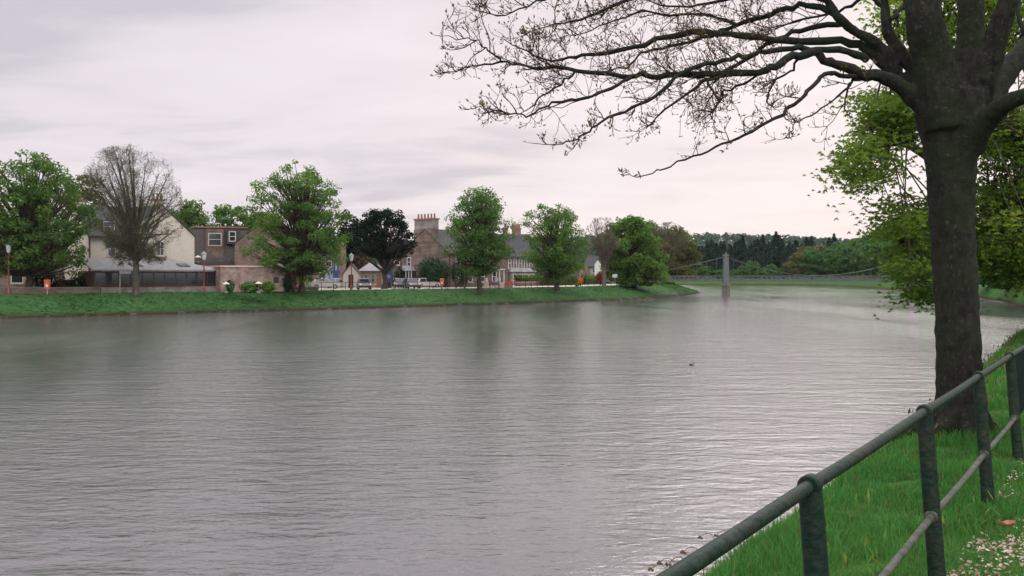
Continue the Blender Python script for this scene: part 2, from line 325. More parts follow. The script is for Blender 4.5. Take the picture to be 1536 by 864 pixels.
# ------------------------------------------------------------------ water
def water_mat():
    m, nt, N, L, b = nodes_of('river_water')
    b.inputs['Base Color'].default_value = (.075, .074, .074, 1); b.inputs['Roughness'].default_value = .05; b.inputs['IOR'].default_value = 1.72
    b.inputs['Specular IOR Level'].default_value = .5
    tc = N.new('ShaderNodeTexCoord')
    def noise(scale, stretch, rot, detail=3, rough=.55, dist=0.0):
        mp = N.new('ShaderNodeMapping'); mp.inputs['Scale'].default_value = stretch; mp.inputs['Rotation'].default_value = (0, 0, rot); L.new(tc.outputs['Object'], mp.inputs[0])
        n = N.new('ShaderNodeTexNoise'); n.inputs['Scale'].default_value = scale; n.inputs['Detail'].default_value = detail; n.inputs['Roughness'].default_value = rough; n.inputs['Distortion'].default_value = dist
        L.new(mp.outputs[0], n.inputs[0]); return n.outputs['Fac']
    def bump(h, s, d, prev=None):
        bp = N.new('ShaderNodeBump'); bp.inputs['Distance'].default_value = d
        if isinstance(s, float): bp.inputs['Strength'].default_value = s
        else: L.new(s, bp.inputs['Strength'])
        L.new(h, bp.inputs['Height'])
        if prev is not None: L.new(prev, bp.inputs['Normal'])
        return bp.outputs[0]
    def ramp(f, a, b_, lo, hi):
        mr = N.new('ShaderNodeMapRange'); mr.inputs[1].default_value = a; mr.inputs[2].default_value = b_; mr.inputs[3].default_value = lo; mr.inputs[4].default_value = hi; L.new(f, mr.inputs[0]); return mr.outputs[0]
    lane = noise(.030, (2.6, .55, 1), .56, 4, .6, .9)      # wind lanes and slicks drawn out along the current
    patch = ramp(lane, .36, .62, .40, 1.25)
    n = bump(noise(.55, (.55, 1.6, 1), -.2, 3, .5, .8), patch, .070)
    n = bump(noise(1.15, (.95, 1.3, 1), .35, 4, .6, 1.6), patch, .030, n)
    n = bump(noise(2.4, (.8, 1.5, 1), .16, 3, .55, .6), patch, .041, n)
    n = bump(noise(6.5, (.8, 1.4, 1), -.3, 4, .65, .8), patch, .010, n)
    L.new(n, b.inputs['Normal'])
    return m
M['water'] = water_mat()

# ------------------------------------------------------------------ setting: land and water
def offset(poly, v):
    """offset a polyline to its left by v"""
    p = np.array(poly, float); t = np.gradient(p, axis=0); t /= np.linalg.norm(t, axis=1, keepdims=True)
    return p + np.stack([-t[:, 1], t[:, 0]], 1) * v
LEFT = [(-160, -10), (-110, 33), (-75, 65.5), (-46.5, 90.9), (-39.2, 96.8), (-31.4, 105), (-21.7, 113), (-10.7, 125), (3, 139.5), (13, 152), (21, 164), (33, 193), (40, 215), (43.5, 238), (41.5, 250), (34, 262), (10, 285), (-40, 320), (-120, 360)]
LEFT = spline(np.array([(a, b, 0) for a, b in LEFT]), 140)[:, :2]
RIGHT = [(-150, 420), (-60, 408), (20, 402), (70, 400), (100, 396), (112, 372), (114, 330), (109, 290), (94, 220), (77.5, 158), (60, 113), (43, 80), (20.6, 40), (11.6, 24), (7.1, 16), (4.55, 12.1), (2.85, 9.2), (1.4, 6.9), (-2.4, .6), (-12, -15), (-40, -61)]
RIGHT = spline(np.array([(a, b, 0) for a, b in RIGHT]), 200)[:, :2]
def loft(mb, poly, prof, jig=0, rng=None):
    n = len(poly); V = []
    for v, z in prof:
        o = offset(poly, v); zz = np.full(n, z) + (rng.normal(size=n) * jig if rng is not None and v > 0 else 0)
        V.append(np.column_stack([o, zz]))
    V = np.concatenate(V); k = len(prof)
    i, j = np.meshgrid(np.arange(k - 1), np.arange(n - 1), indexing='ij')
    mb.add(V, np.stack([i * n + j, i * n + j + 1, (i + 1) * n + j + 1, (i + 1) * n + j], -1).reshape(-1, 4))
def plateau(mb, ring, outer, z):
    """quads from the crest line out to a far outline with as many points"""
    n = len(ring); o = spline(np.array([(a, b, 0) for a, b in outer]), n)[:, :2]
    V = np.vstack([np.column_stack([ring, np.full(n, z)]), np.column_stack([o, np.full(n, z)])])
    mb.add(V, [[j, j + 1, n + j + 1, n + j] for j in range(n - 1)])
g = rs(5)
mb = MB(); loft(mb, LEFT, [(-4, -1.2), (-.15, -.15), (.15, .28), (.9, .45), (3.5, 1.25), (6, 1.9), (7.5, 2.05)], .04, g)
mb.add(np.array([[*p, 2.05] for p in offset(LEFT, 7.5)]), [list(range(len(LEFT)))])  # flat top behind the crest
tag(mb.build('grass_bank', M['bank'], smooth=True), 'green grass bank sloping to the river on the far side', kind='structure')
mb = MB()   # near bank: crest, verge where the railing stands
loft(mb, RIGHT, [(-3, -1.2), (-1.6, -.1), (-1.0, .5), (-.25, 1.7), (.25, 1.93), (1.2, 2.05), (2.2, 2.16), (3.2, 2.20), (8, 2.22)], .012, g)
mb.add(np.array([[*p, 2.22] for p in offset(RIGHT, 8)] + [[-40, -300, 2.22], [600, -300, 2.22], [900, 600, 2.22], [-150, 700, 2.22]]), [list(range(len(RIGHT) + 4))])
tag(mb.build('grass_verge', M['nearbank'], smooth=True), 'near grass bank under the green railing', kind='structure')
mb = MB(); mb.add([[-3000, -300, -1.3], [3000, -300, -1.3], [3000, 3000, -1.3], [-3000, 3000, -1.3]], [[0, 1, 2, 3]])
tag(mb.build('ground', M['soil']), kind='structure')
mb = MB(); mb.add([[-400, -120, 0], [400, -120, 0], [400, 700, 0], [-400, 700, 0]], [[0, 1, 2, 3]])
tag(mb.build('river_water', M['water']), kind='structure')
# land behind the far houses, out to the hills
mb = MB(); mb.add([[-900, 60, 1.9], [-60, 130, 1.9], [20, 260, 1.9], [-40, 420, 1.9], [-200, 900, 1.9], [-1200, 900, 1.9]], [[0, 1, 2, 3, 4, 5]])
tag(mb.build('terrain', M['bank']), kind='structure')
# road and car park strip behind the crest
mb = MB(); loft(mb, LEFT[6:112], [(9.6, 2.03), (9.62, 2.065), (15.2, 2.07), (15.25, 2.03)])
tag(mb.build('road', M['road']), kind='structure')
mb = MB(); loft(mb, LEFT[40:90], [(8.5, 2.03), (8.52, 2.085), (30, 2.09), (30.05, 2.03)])
tag(mb.build('car_park', mat('car_park_gravel', (.34, .31, .25), (.44, .40, .33), scale=1.5, rough=.95)), kind='structure')
# hills
def hill_z(x, y):
    r = np.clip((y - 560) / 900, 0, 1); r = r * r * (3 - 2 * r)
    side = np.interp(x / np.maximum(y, 1), [-.5, -.3, 0, .15, .22, .3, .38, .5, .8], [40, 38, 45, 52, 52, 47, 42, 38, 32])
    return 2 + r * side * (y / 1500)
xs = np.linspace(-1100, 1500, 90); ys = np.linspace(560, 1900, 50)
gx, gy = np.meshgrid(xs, ys)
gz = hill_z(gx, gy) + g.normal(size=gx.shape) * .4
mb = MB(); nx = len(xs); i, j = np.meshgrid(np.arange(len(ys) - 1), np.arange(nx - 1), indexing='ij')
mb.add(np.stack([gx, gy, gz], -1).reshape(-1, 3), np.stack([i * nx + j, i * nx + j + 1, (i + 1) * nx + j + 1, (i + 1) * nx + j], -1).reshape(-1, 4))
M['hill'] = mat('hill_pasture', (.022, .045, .024), (.045, .080, .04), scale=.012, rough=1, spec=.05)
tag(mb.build('hills', M['hill'], smooth=True), kind='structure')
# woods on the hill: one mass of small crowns
mb = MB()
n = 5200; yy = 580 + 1150 * g.uniform(0, 1, n) ** .8; xx = (g.uniform(-.42, .62, n)) * yy
nzv = np.sin(xx * .011 + 1.3) + np.sin(yy * .013 + xx * .004) + g.normal(size=n) * .5
keep = nzv > -1.1; xx, yy = xx[keep], yy[keep]; zz = hill_z(xx, yy)
for k in range(len(xx)):
    h = g.uniform(7, 13); w = h * g.uniform(.32, .5); q = 12
    d3 = g.normal(size=(q, 3)); d3 /= np.linalg.norm(d3, axis=1, keepdims=True)
    leaves(mb, np.array([xx[k], yy[k], zz[k] + h * .55]) + d3 * np.array([w, w, h * .45]), d3 + g.normal(size=(q, 3)) * .4, 4.2, g, 1.3)
tag(mb.build('hill_woods', M['wood_blue']), 'bluish green woodland covering the distant hill', kind='stuff')

# ------------------------------------------------------------------ trees
def tree_parts(root, base, H, prof, leafm, barkm, seed, n_clump=90, per=110, leaf=.23, clump=1.15, flat=.66, tr=.32, trunk_top=.72, lean=0.0, out=.42, nbr=None, droop=.0, trunk_sides=8, upb=.55):
    """prof: rows (height, reach left, reach right) of the crown"""
    n_clump = int(n_clump * 1.7); r = rs(seed); base = np.array(base, float)
    hs = np.array([p[0] for p in prof]); Ls = np.array([p[1] for p in prof]); Rs = np.array([p[2] for p in prof])
    gh = np.linspace(hs.min(), hs.max(), 60); wd = np.interp(gh, hs, Ls + Rs) + .15; pdf = wd ** 1.5; pdf /= pdf.sum()
    cl = []
    for k in range(n_clump):
        h = r.choice(gh, p=pdf) + r.uniform(-.1, .1); th = r.uniform(0, 2 * PI); a = math.cos(th)
        Lh, Rh = np.interp(h, hs, Ls), np.interp(h, hs, Rs)
        R = a * a * (Lh if a < 0 else Rh) + (1 - a * a) * (Lh + Rh) / 2
        R *= 1 + .16 * math.sin(th * 3 + h * .9 + seed) + .10 * math.sin(th * 5 - h * 1.7 + seed * 2)
        c = clump * r.uniform(.5, 1.1) * np.clip((Lh + Rh) / (.62 * (Ls + Rs).max()), .42, 1); q = max(R - c * .40, 0) * r.uniform(0, 1) ** out
        cl.append((base + np.array([math.cos(th) * q + lean * h, math.sin(th) * q, min(h, hs.max() - c * flat * .7)]), c))
    mt = MB()
    top = base + np.array([lean * H, 0, H * trunk_top])
    pts = [base + np.array([0, 0, -.3])] + [base + (top - base) * t + np.array([r.normal() * .06 * H * .1, r.normal() * .06 * H * .1, 0]) for t in (.03, .12, .25, .4, .6, .8, 1)]
    sp = spline(pts, 14); rad = tr * np.interp(np.linspace(0, 1, 14), [0, .06, .15, .5, 1], [1.5, 1.25, 1, .62, .16])
    tube(mt, sp, rad, trunk_sides)
    order = r.permutation(len(cl))[: (nbr or len(cl))]
    for k in order:
        c, s = cl[k]; hh = c[2] - base[2]
        t0 = np.clip((hh * r.uniform(.35, .75)) / (H * trunk_top), .18, .95); st = base + (top - base) * t0
        mid = st + (c - st) * .5 + np.array([0, 0, -.06 * np.linalg.norm(c - st)]) + r.normal(size=3) * .12
        L = np.linalg.norm(c - st)
        tube(mt, spline([st, mid, c], 6), np.linspace(min(.03 * L + .02, tr * .5), .015, 6), 4, cap=False)
    mt.build('trunk', barkm, root, smooth=True)
    mc = MB()
    for c, s in cl:
        q = max(8, int(per * 1.2 * (s / clump) ** 2))
        d = r.normal(size=(q, 3)); d /= np.linalg.norm(d, axis=1, keepdims=True)
        rr = r.uniform(.25, 1.12, q) ** .6
        pos = c + d * rr[:, None] * np.array([s, s, s * flat])
        pos[:, 2] -= droop * (rr ** 2) * s * np.abs(d[:, :2]).max(1)
        leaves(mc, pos, d * .6 + np.array([0, 0, upb]) + r.normal(size=(q, 3)) * .5, leaf, r)
    mc.build('crown', leafm, root)
def rows_px(px, pyb, d, rows):
    return [((pyb - py) * d / FPX, (px - a) * d / FPX, (b - px) * d / FPX) for py, a, b in rows]
def px_tree(name, label, px, d, pyb, rows, leafm, barkm, seed, cat='tree', group=None, zb=2.03, **kw):
    base = np.array([X(px, d), d, zb]); pyb = PYH + (CAMZ - zb) * FPX / d
    prof = rows_px(px, pyb, d, rows); H = max(p[0] for p in prof)
    root = thing(name, label, cat, base, group); tree_parts(root, base, H, sorted(prof), leafm, barkm, seed, **kw); return root
GB = 'trees along the far bank'
px_tree('broadleaf_tree', 'broad bushy green tree at the left edge of the far bank beside the bare tree', 44, 103, 436, [(228, 5, 45), (240, -25, 85), (262, -45, 108), (300, -60, 124), (345, -65, 130), (385, -50, 128), (408, -30, 118)], M['deep'], M['bark_far'], 11, group=GB, n_clump=170, per=110, clump=1.15, tr=.42)
px_tree('broadleaf_tree', 'tall green tree with a tiered pointed crown in front of the brown gable', 452, 118, 436, [(239, 432, 458), (255, 415, 478), (275, 388, 503), (300, 378, 512), (330, 376, 520), (365, 374, 528), (395, 388, 522), (418, 408, 506)], M['lime'], M['bark_far'], 12, group=GB, n_clump=150, per=105, clump=1.15, tr=.36)
px_tree('broadleaf_tree', 'green tree with a rounded crown standing beside the white porch', 719, 137, 433, [(282, 700, 745), (295, 676, 758), (315, 674, 762), (340, 664, 769), (365, 662, 772), (390, 672, 770), (408, 690, 756)], M['mid'], M['bark_far'], 13, group=GB, n_clump=140, per=100, clump=1.2, tr=.36)
px_tree('broadleaf_tree', 'green tree with a dark upright trunk in front of the hedges, crown spreading left', 836, 150, 433, [(306, 812, 842), (318, 790, 860), (335, 784, 870), (355, 780, 877), (380, 784, 881), (402, 794, 876), (418, 806, 868)], M['lime'], M['bark_far'], 14, group=GB, n_clump=125, per=95, clump=1.2, tr=.34)
px_tree('broadleaf_tree', 'dense low-skirted green tree near the end of the far bank', 951, 176, 431, [(326, 924, 962), (335, 912, 976), (352, 908, 984), (375, 906, 994), (395, 905, 1000), (415, 910, 1004), (424, 930, 1000)], M['lime'], M['bark_far'], 15, group=GB, n_clump=150, per=95, clump=1.35, leaf=.38, tr=.36)
px_tree('broadleaf_tree', 'olive tree with thin upper twigs at the tip of the far bank', 1010, 226, 427, [(340, 985, 1015), (352, 975, 1035), (375, 972, 1046), (400, 975, 1050), (418, 985, 1048)], M['olive'], M['bark_far'], 16, group=GB, n_clump=120, per=70, clump=1.5, leaf=.42, tr=.3)
px_tree('yew_tree', 'very dark evergreen with a domed flat-topped crown above the blue panel', 577, 134, 431, [(311, 562, 590), (320, 545, 608), (335, 533, 618), (350, 526, 624), (368, 528, 628), (380, 548, 618), (388, 565, 590)], M['dark'], M['bark_far'], 17, n_clump=66, per=150, clump=1.0, leaf=.24, tr=.42, trunk_top=.8)
px_tree('background_tree', 'dark tree behind the gap right of the tall tiered tree', 522, 168, 430, [(315, 515, 528), (330, 508, 538), (370, 505, 545), (410, 505, 545)], M['dark'], M['bark_far'], 18, n_clump=60, per=80, clump=1.3, leaf=.4)
GK = 'trees behind the riverside houses'
for k, (px, d, top, a, b, lab) in enumerate([(285, 175, 300, 262, 312, 'dark rounded tree rising behind the cream house gable'), (345, 182, 306, 312, 384, 'wide pale green tree behind the dark slate building'), (250, 190, 312, 215, 282, 'green tree half hidden behind the bare tree'), (390, 186, 318, 365, 420, 'green tree directly behind the brown gable house'), (690, 205, 336, 655, 720, 'green tree behind the chimney of the stone house'), (120, 170, 262, 85, 160, 'tall brownish green tree behind the left houses')]):
    px_tree('background_tree', lab, px, d, 430, [(top, px - 8, px + 8), (top + 10, a + 8, b - 8), (top + 28, a, b), (top + 60, a, b), (410, a + 8, b - 8)], M['olive'] if k == 5 else M['deep'], M['bark_far'], 30 + k, group=GK, n_clump=75, per=70, clump=1.5, leaf=.45, nbr=20)

def bare_tree(name, label, px, d, rows, seed, leafm, n_main=16, twig=.028, leafn=1500, leaf=.16, barkm=None, group=None, tr=.36, fork=.3, depth=3, n_sub=9):
    r = rs(seed); zb = 2.03; base = np.array([X(px, d), d, zb]); pyb = PYH + (CAMZ - zb) * FPX / d
    prof = sorted(rows_px(px, pyb, d, rows)); H = prof[-1][0]
    hs = np.array([p[0] for p in prof]); Ls = np.array([p[1] for p in prof]); Rs = np.array([p[2] for p in prof])
    root = thing(name, label, 'tree', base, group); mt = MB(); tips = []
    def inside(p):
        q = p - base; h = q[2]
        if h < hs[0] * .8 or h > H: return False
        a = q[0] / (math.hypot(q[0], q[1]) + 1e-6); R = a * a * np.interp(h, hs, Ls if a < 0 else Rs) + (1 - a * a) * .5 * (np.interp(h, hs, Ls) + np.interp(h, hs, Rs))
        return math.hypot(q[0], q[1]) < R
    tube(mt, [base + np.array([0, 0, z]) for z in (-.3, .15, H * .1, H * fork, H * .42)], [tr * 1.5, tr * 1.15, tr, tr * .85, tr * .5], 8)
    def grow(p, dr, L, rad, lev):
        pts = [p]; dr = dr / np.linalg.norm(dr)
        for s in range(4):
            dr = dr + r.normal(size=3) * .16 + np.array([0, 0, .05]); dr /= np.linalg.norm(dr)
            q = pts[-1] + dr * L / 4
            if lev < depth and not inside(q) and q[2] > base[2] + hs[0]: break
            pts.append(q)
        if len(pts) < 2: tips.append(p); return
        tube(mt, pts, np.linspace(rad, max(rad * .6, twig * .55), len(pts)), 5 if lev > 2 else 3, cap=False)
        if lev == 0: tips.extend(pts[1:]); return
        for c in range(r.randint(3, 5) if lev > 1 else 4):
            t = r.uniform(.35, 1) * (len(pts) - 1); i = min(int(t), len(pts) - 2); q = pts[i] + (pts[i + 1] - pts[i]) * (t - i)
            side = r.normal(size=3); side -= dr * np.dot(side, dr); side /= np.linalg.norm(side)
            grow(q, dr + side * r.uniform(.45, .95), L * r.uniform(.52, .75), max(rad * .55, twig * .6), lev - 1)
    cen = base + np.array([0, 0, H * .5]); tgts = []
    while len(tgts) < n_main:
        h = r.uniform(hs[0], H * .985); th = r.uniform(0, 2 * PI); a = math.cos(th)
        R_ = a * a * np.interp(h, hs, Ls if a < 0 else Rs) + (1 - a * a) * .5 * (np.interp(h, hs, Ls) + np.interp(h, hs, Rs))
        f = r.uniform(.55, 1.0); tgts.append(base + np.array([a * R_ * f, math.sin(th) * R_ * f, h]))
    for tg in tgts:
        z0 = H * r.uniform(fork * .7, .42); p0 = base + np.array([0, 0, z0]); dh = tg - p0
        q1 = p0 + dh * np.array([.36, .36, .42]); q2 = p0 + dh * np.array([.76, .76, .80])
        S = spline([p0, q1, q2, tg], 12); L0 = np.linalg.norm(dh); tube(mt, S, np.linspace(min(tr * .42, .02 * L0 + .03), twig * .9, 12), 5, cap=False)
        for c in range(n_sub):
            t = r.uniform(.25, 1) * 10.99; i = int(t); p = S[i] + (S[i + 1] - S[i]) * (t - i); dr = (S[min(i + 1, 11)] - S[i]); dr /= np.linalg.norm(dr) + 1e-9
            o_ = p - cen; o_ /= np.linalg.norm(o_) + 1e-9; d1 = dr * .7 + o_ * .5 + r.normal(size=3) * .55
            grow(p, d1, L0 * r.uniform(.12, .26), twig * r.uniform(1.0, 1.6), 2)
    mt.build('trunk', barkm or M['bark_far'], root, smooth=True)
    if leafn:
        mc = MB(); T = np.array(tips); idx = r.randint(0, len(T), leafn)
        leaves(mc, T[idx] + r.normal(size=(leafn, 3)) * .14, r.normal(size=(leafn, 3)) + np.array([0, 0, .6]), leaf, r)
        mc.build('crown', leafm, root)
    return root
bare_tree('bare_tree', 'bare rounded tree just coming into leaf in front of the cream house', 204, 105, [(219, 168, 218), (232, 145, 245), (252, 132, 260), (285, 126, 270), (320, 126, 274), (350, 134, 270), (375, 148, 258), (398, 168, 238)], 3, M['haze_leaf'], barkm=M['bark_grey'], n_main=80, n_sub=11, twig=.012, leafn=13000, leaf=.10, tr=.34, fork=.26)
bare_tree('bare_tree', 'leafless pale-twigged tree between two green trees on the far bank', 906, 168, [(326, 890, 915), (340, 880, 926), (365, 876, 930), (395, 885, 922), (410, 895, 915)], 4, M['olive'], n_main=34, twig=.022, leafn=300, barkm=M['bark_pale'], tr=.34, fork=.34)
bare_tree('bare_tree', 'brown twiggy tree showing above the olive tree at the bank tip', 993, 216, [(334, 975, 1015), (345, 968, 1028), (370, 966, 1035), (400, 975, 1030)], 6, M['olive'], n_main=40, twig=.028, leafn=2500, leaf=.3, barkm=M['bark_pale'], tr=.32)

# conifers and broadleaves in the wood beyond the bridge
def conifer(root, base, H, R, seed, leafm, n=2400, leaf=1.0):
    r = rs(seed); base = np.array(base, float); mt = MB()
    tube(mt, [base + np.array([0, 0, z]) for z in (-.3, .3, H * .5, H * .97)], [R * .13, R * .1, R * .06, .03], 6); mt.build('trunk', M['bark_far'], root, smooth=True)
    mc = MB(); tt = r.uniform(0, 1, n) ** .75; lay = np.round(tt * 16) / 16 + r.normal(size=n) * .012
    h = H * (1 - lay * .9); th = r.uniform(0, 2 * PI, n); rad = R * (lay * .95 + .03) * r.uniform(.35, 1.1, n) * (1 + .2 * np.sin(th * 3 + lay * 20))
    pos = base + np.stack([np.cos(th) * rad, np.sin(th) * rad, h - .35 * rad], 1); outv = np.stack([np.cos(th), np.sin(th), np.full(n, -.5)], 1)
    leaves(mc, pos, np.stack([np.cos(th) * .5, np.sin(th) * .5, np.ones(n)], 1) + r.normal(size=(n, 3)) * .3, leaf, r, 2.2, outv); mc.build('crown', leafm, root)
protoC = []
cx2 = rs(4)
GC = 'dark conifers in the wood beyond the bridge'
cons = [(1052, 430, 372), (1063, 445, 367), (1075, 425, 374), (1086, 450, 364), (1097, 430, 370), (1108, 440, 362), (1114, 460, 355), (1126, 430, 366), (1136, 445, 360), (1144, 455, 354), (1153, 435, 364), (1164, 450, 349), (1173, 440, 360), (1184, 430, 364), (1193, 445, 362), (1210, 520, 358), (1217, 530, 356), (1251, 480, 352), (1244, 490, 358)] + [(1046 + k * 7.1, 455 + cx2.uniform(0, 30), 362 + cx2.uniform(-2, 12)) for k in range(23)] + [(1058 + k * 12, 415, 384 + cx2.uniform(-6, 8)) for k in range(9)]
g = rs(77)
labC = 'dark conifer in the wood beyond the suspension bridge'
for k, (px, d, top) in enumerate(cons):
    H = Z(top, d) - 2.2
    loc = (X(px, d), d, 2.2)
    lab = labC
    if px == 1164: lab = 'tallest pointed conifer above the wood, right of the bridge tower'
    if px == 1251: lab = 'spiky conifer standing alone above the green trees on the right bank'
    if len(protoC) < 3:
        root = thing('conifer_tree', lab, 'tree', loc, GC); conifer(root, loc, 18.0, 4.6 + .5 * len(protoC), 50 + k, M['conifer']); root.scale = (1, 1, 1); protoC.append(root)
        root.scale = (H / 18,) * 3
    else: copy_thing(protoC[k % 3], loc, g.uniform(0, 6), (H / 18 * g.uniform(1.0, 1.7),) * 2 + (H / 18,), lab, GC)
# round crowned trees of the right bank and the far side of the river
GW = 'round green trees on the bank beyond the bridge'
protoW = []
def wood_proto(seed, lm, lab, loc):
    root = thing('broadleaf_tree', lab, 'tree', loc, GW)
    tree_parts(root, loc, 16, [(1.2, 3, 3), (4, 5, 5), (8, 6, 6), (12, 5, 5), (14.5, 3, 3), (16, .8, .8)], lm, M['bark_far'], seed, n_clump=70, per=46, leaf=.85, clump=1.9, nbr=20, tr=.35); protoW.append(root); return root
labW = 'round green tree in the wood beyond the bridge'
ww = [(1205, 420, 378, 0), (1218, 410, 372, 0), (1232, 415, 366, 1), (1246, 405, 372, 0), (1258, 412, 362, 1), (1272, 400, 368, 0), (1284, 405, 357, 0), (1297, 395, 362, 1), (1309, 385, 344, 0), (1322, 370, 345, 0), (1336, 350, 334, 0), (1352, 330, 330, 1), (1366, 320, 316, 0), (1384, 300, 312, 0), (1402, 290, 300, 1), (1300, 430, 352, 0), (1345, 380, 335, 0),
      (1046, 415, 392, 2), (1060, 412, 398, 0), (1116, 410, 398, 0), (1126, 412, 390, 1), (1156, 410, 396, 0), (1185, 408, 392, 2), (1196, 414, 378, 2), (1206, 430, 368, 2), (1172, 410, 402, 1), (1142, 408, 404, 0), (1078, 410, 404, 1), (1100, 409, 404, 0),
      (1480, 230, 372, 0), (1502, 215, 360, 1), (1525, 200, 350, 0), (1548, 190, 340, 1), (1490, 300, 352, 0), (1520, 290, 340, 0), (1570, 150, 300, 0), (1425, 280, 318, 1), (1455, 262, 330, 0), (1475, 170, 360, 0), (1500, 150, 345, 1), (1530, 140, 330, 0), (1560, 125, 320, 1), (1512, 120, 385, 0), (1545, 110, 372, 1)]
for k, (px, d, top, kind) in enumerate(ww):
    H = Z(top, d) - 2.1; loc = (X(px, d), d, 2.1); s = H / 16
    if kind == 2: lab = 'olive brown tree low in the wood beyond the bridge'
    else: lab = labW
    if len(protoW) < 3:
        root = wood_proto(60 + k, [M['wood'], M['wood'], M['olive']][len(protoW)], labW if len(protoW) < 2 else labW, loc); root.scale = (s,) * 3
        if len(protoW) == 3: root['label'] = 'olive brown tree low in the wood beyond the bridge'
    else:
        sx = max(s, .62) * (1.05 if s > .6 else 1.0)
        copy_thing(protoW[kind], loc, g.uniform(0, 6), (sx, sx, s), lab, GW)
# low scrub along the far waterline
mb = MB()
for k in range(260):
    t = g.uniform(0, .30); i = t * (len(RIGHT) - 1); q = RIGHT[int(i)]; o = offset(RIGHT, g.uniform(1, 9))[int(i)]
    n = 26; s = g.uniform(.7, 1.8); d3 = g.normal(size=(n, 3)); d3 /= np.linalg.norm(d3, axis=1, keepdims=True)
    leaves(mb, np.array([o[0], o[1], 1.6 + s * .35]) + d3 * np.array([s, s, s * .7]), d3 + np.array([0, 0, .6]), .6, g)
tag(mb.build('undergrowth', M['wood']), 'low scrub along the far waterline below the bridge', kind='stuff')
# ------------------------------------------------------------------ houses
BA = math.atan2(.665, .745)          # direction of the far bank at the cream house
def wallpt(fr, face, W, D):
    """sub-frame whose u runs along the face and whose -v points outwards"""
    if face == 'front': return fr
    if face == 'left': return Frame(fr.p(0, D, 0)[:2], fr.ang - PI / 2)
    if face == 'right': return Frame(fr.p(W, 0, 0)[:2], fr.ang + PI / 2)
def window(root, wf, u, z, w, h, frame_m=None, bars=1, deep=.07, sill=True):
    m = MB(); t = .10
    box(m, wf, u, u + t, -deep, .02, z, z + h); box(m, wf, u + w - t, u + w, -deep, .02, z, z + h)
    box(m, wf, u + t, u + w - t, -deep, .02, z + h - t, z + h); box(m, wf, u + t, u + w - t, -deep, .02, z, z + t)
    box(m, wf, u + t, u + w - t, -deep + .01, .0, z + h * .5 - .035, z + h * .5 + .035)
    if bars > 1: box(m, wf, u + w / 2 - .03, u + w / 2 + .03, -deep + .015, -.005, z + t, z + h - t)
    o = m.build('window', frame_m or M['white'], root)
    m = MB(); box(m, wf, u + t + .002, u + w - t - .002, -.025, -.004, z + t + .002, z + h - t - .002); m.build('pane', M['glass'], o)
    if sill:
        m = MB(); box(m, wf, u - .08, u + w + .08, -.14, -.001, z - .12, z - .003); m.build('sill', M['coping'], o)
def gable_body(root, fr, W, D, z0, ze, zr, wallm, roofm, over=.28, names=('wall', 'roof')):
    m = MB(); prism(m, fr, [(0, z0), (D, z0), (D, ze), (D / 2, zr), (0, ze)], 0, W); m.build(names[0], wallm, root)
    m = MB(); sl = (zr - ze) / (D / 2); e = .012
    for s in (0, 1):
        a = [(-over, ze - sl * over + e), (D / 2, zr + e), (D / 2, zr + .16), (-over, ze - sl * over + .14)]
        if s: a = [(D - v, z) for v, z in a][::-1]
        prism(m, fr, a, -.12, W + .12)
    o = m.build(names[1], roofm, root)
    m = MB(); box(m, fr, -.1, W + .1, -over - .12, -over + .01, ze - sl * over - .12, ze - sl * over + .0); m.build('gutter', M['darkmetal'], root)
    m = MB(); box(m, fr, .12, .22, -.12, -.02, z0, ze - .05); m.build('downpipe', M['darkmetal'], root)
    return o
def chimney(root, fr, u0, u1, v0, v1, z0, z1, m_, pots, cap_m=None):
    m = MB(); box(m, fr, u0, u1, v0, v1, z0, z1); box(m, fr, u0 - .12, u1 + .12, v0 - .12, v1 + .12, z1 + .002, z1 + .22, 1)
    o = m.build('chimney', [m_, cap_m or M['pot']], root)
    for k in range(pots):
        t = (k + .5) / pots
        if (u1 - u0) > (v1 - v0): c = fr.p(u0 + (u1 - u0) * t, (v0 + v1) / 2, 0)
        else: c = fr.p((u0 + u1) / 2, v0 + (v1 - v0) * t, 0)
        mm = MB(); tube(mm, [[c[0], c[1], z1 + .2], [c[0], c[1], z1 + .35], [c[0], c[1], z1 + .85], [c[0], c[1], z1 + .95]], [.17, .15, .12, .145], 8); mm.build('chimney_pot', M['pot'], o)
def at_line(px, O, ang):
    """distance along a line from O at which pixel column px is crossed"""
    k = (px - PX0) / FPX; c, s = math.cos(ang), math.sin(ang)
    return (k * O[1] - O[0]) / (c - k * s)
GZ = 2.04
# 1 pink stone house at the left edge
O = (X(-70, 111), 111); fr = Frame(O, BA); W = at_line(92, O, BA)
t = thing('stone_house', 'pink stone house with white sash window behind the bushy tree at far left', 'house', (O[0], O[1], GZ))
gable_body(t, fr, W, 7.5, GZ, 7.2, 10.4, M['pink'], M['slate'])
for px in (-40, 16, 62): window(t, fr, at_line(px, O, BA), 3.0, 1.35, 1.95)
for px in (-38, 18, 62): window(t, fr, at_line(px, O, BA), 5.4, 1.2, 1.5)
chimney(t, fr, W - .9, W - .1, 2.9, 4.6, 9.6, 11.6, M['pink'], 3)
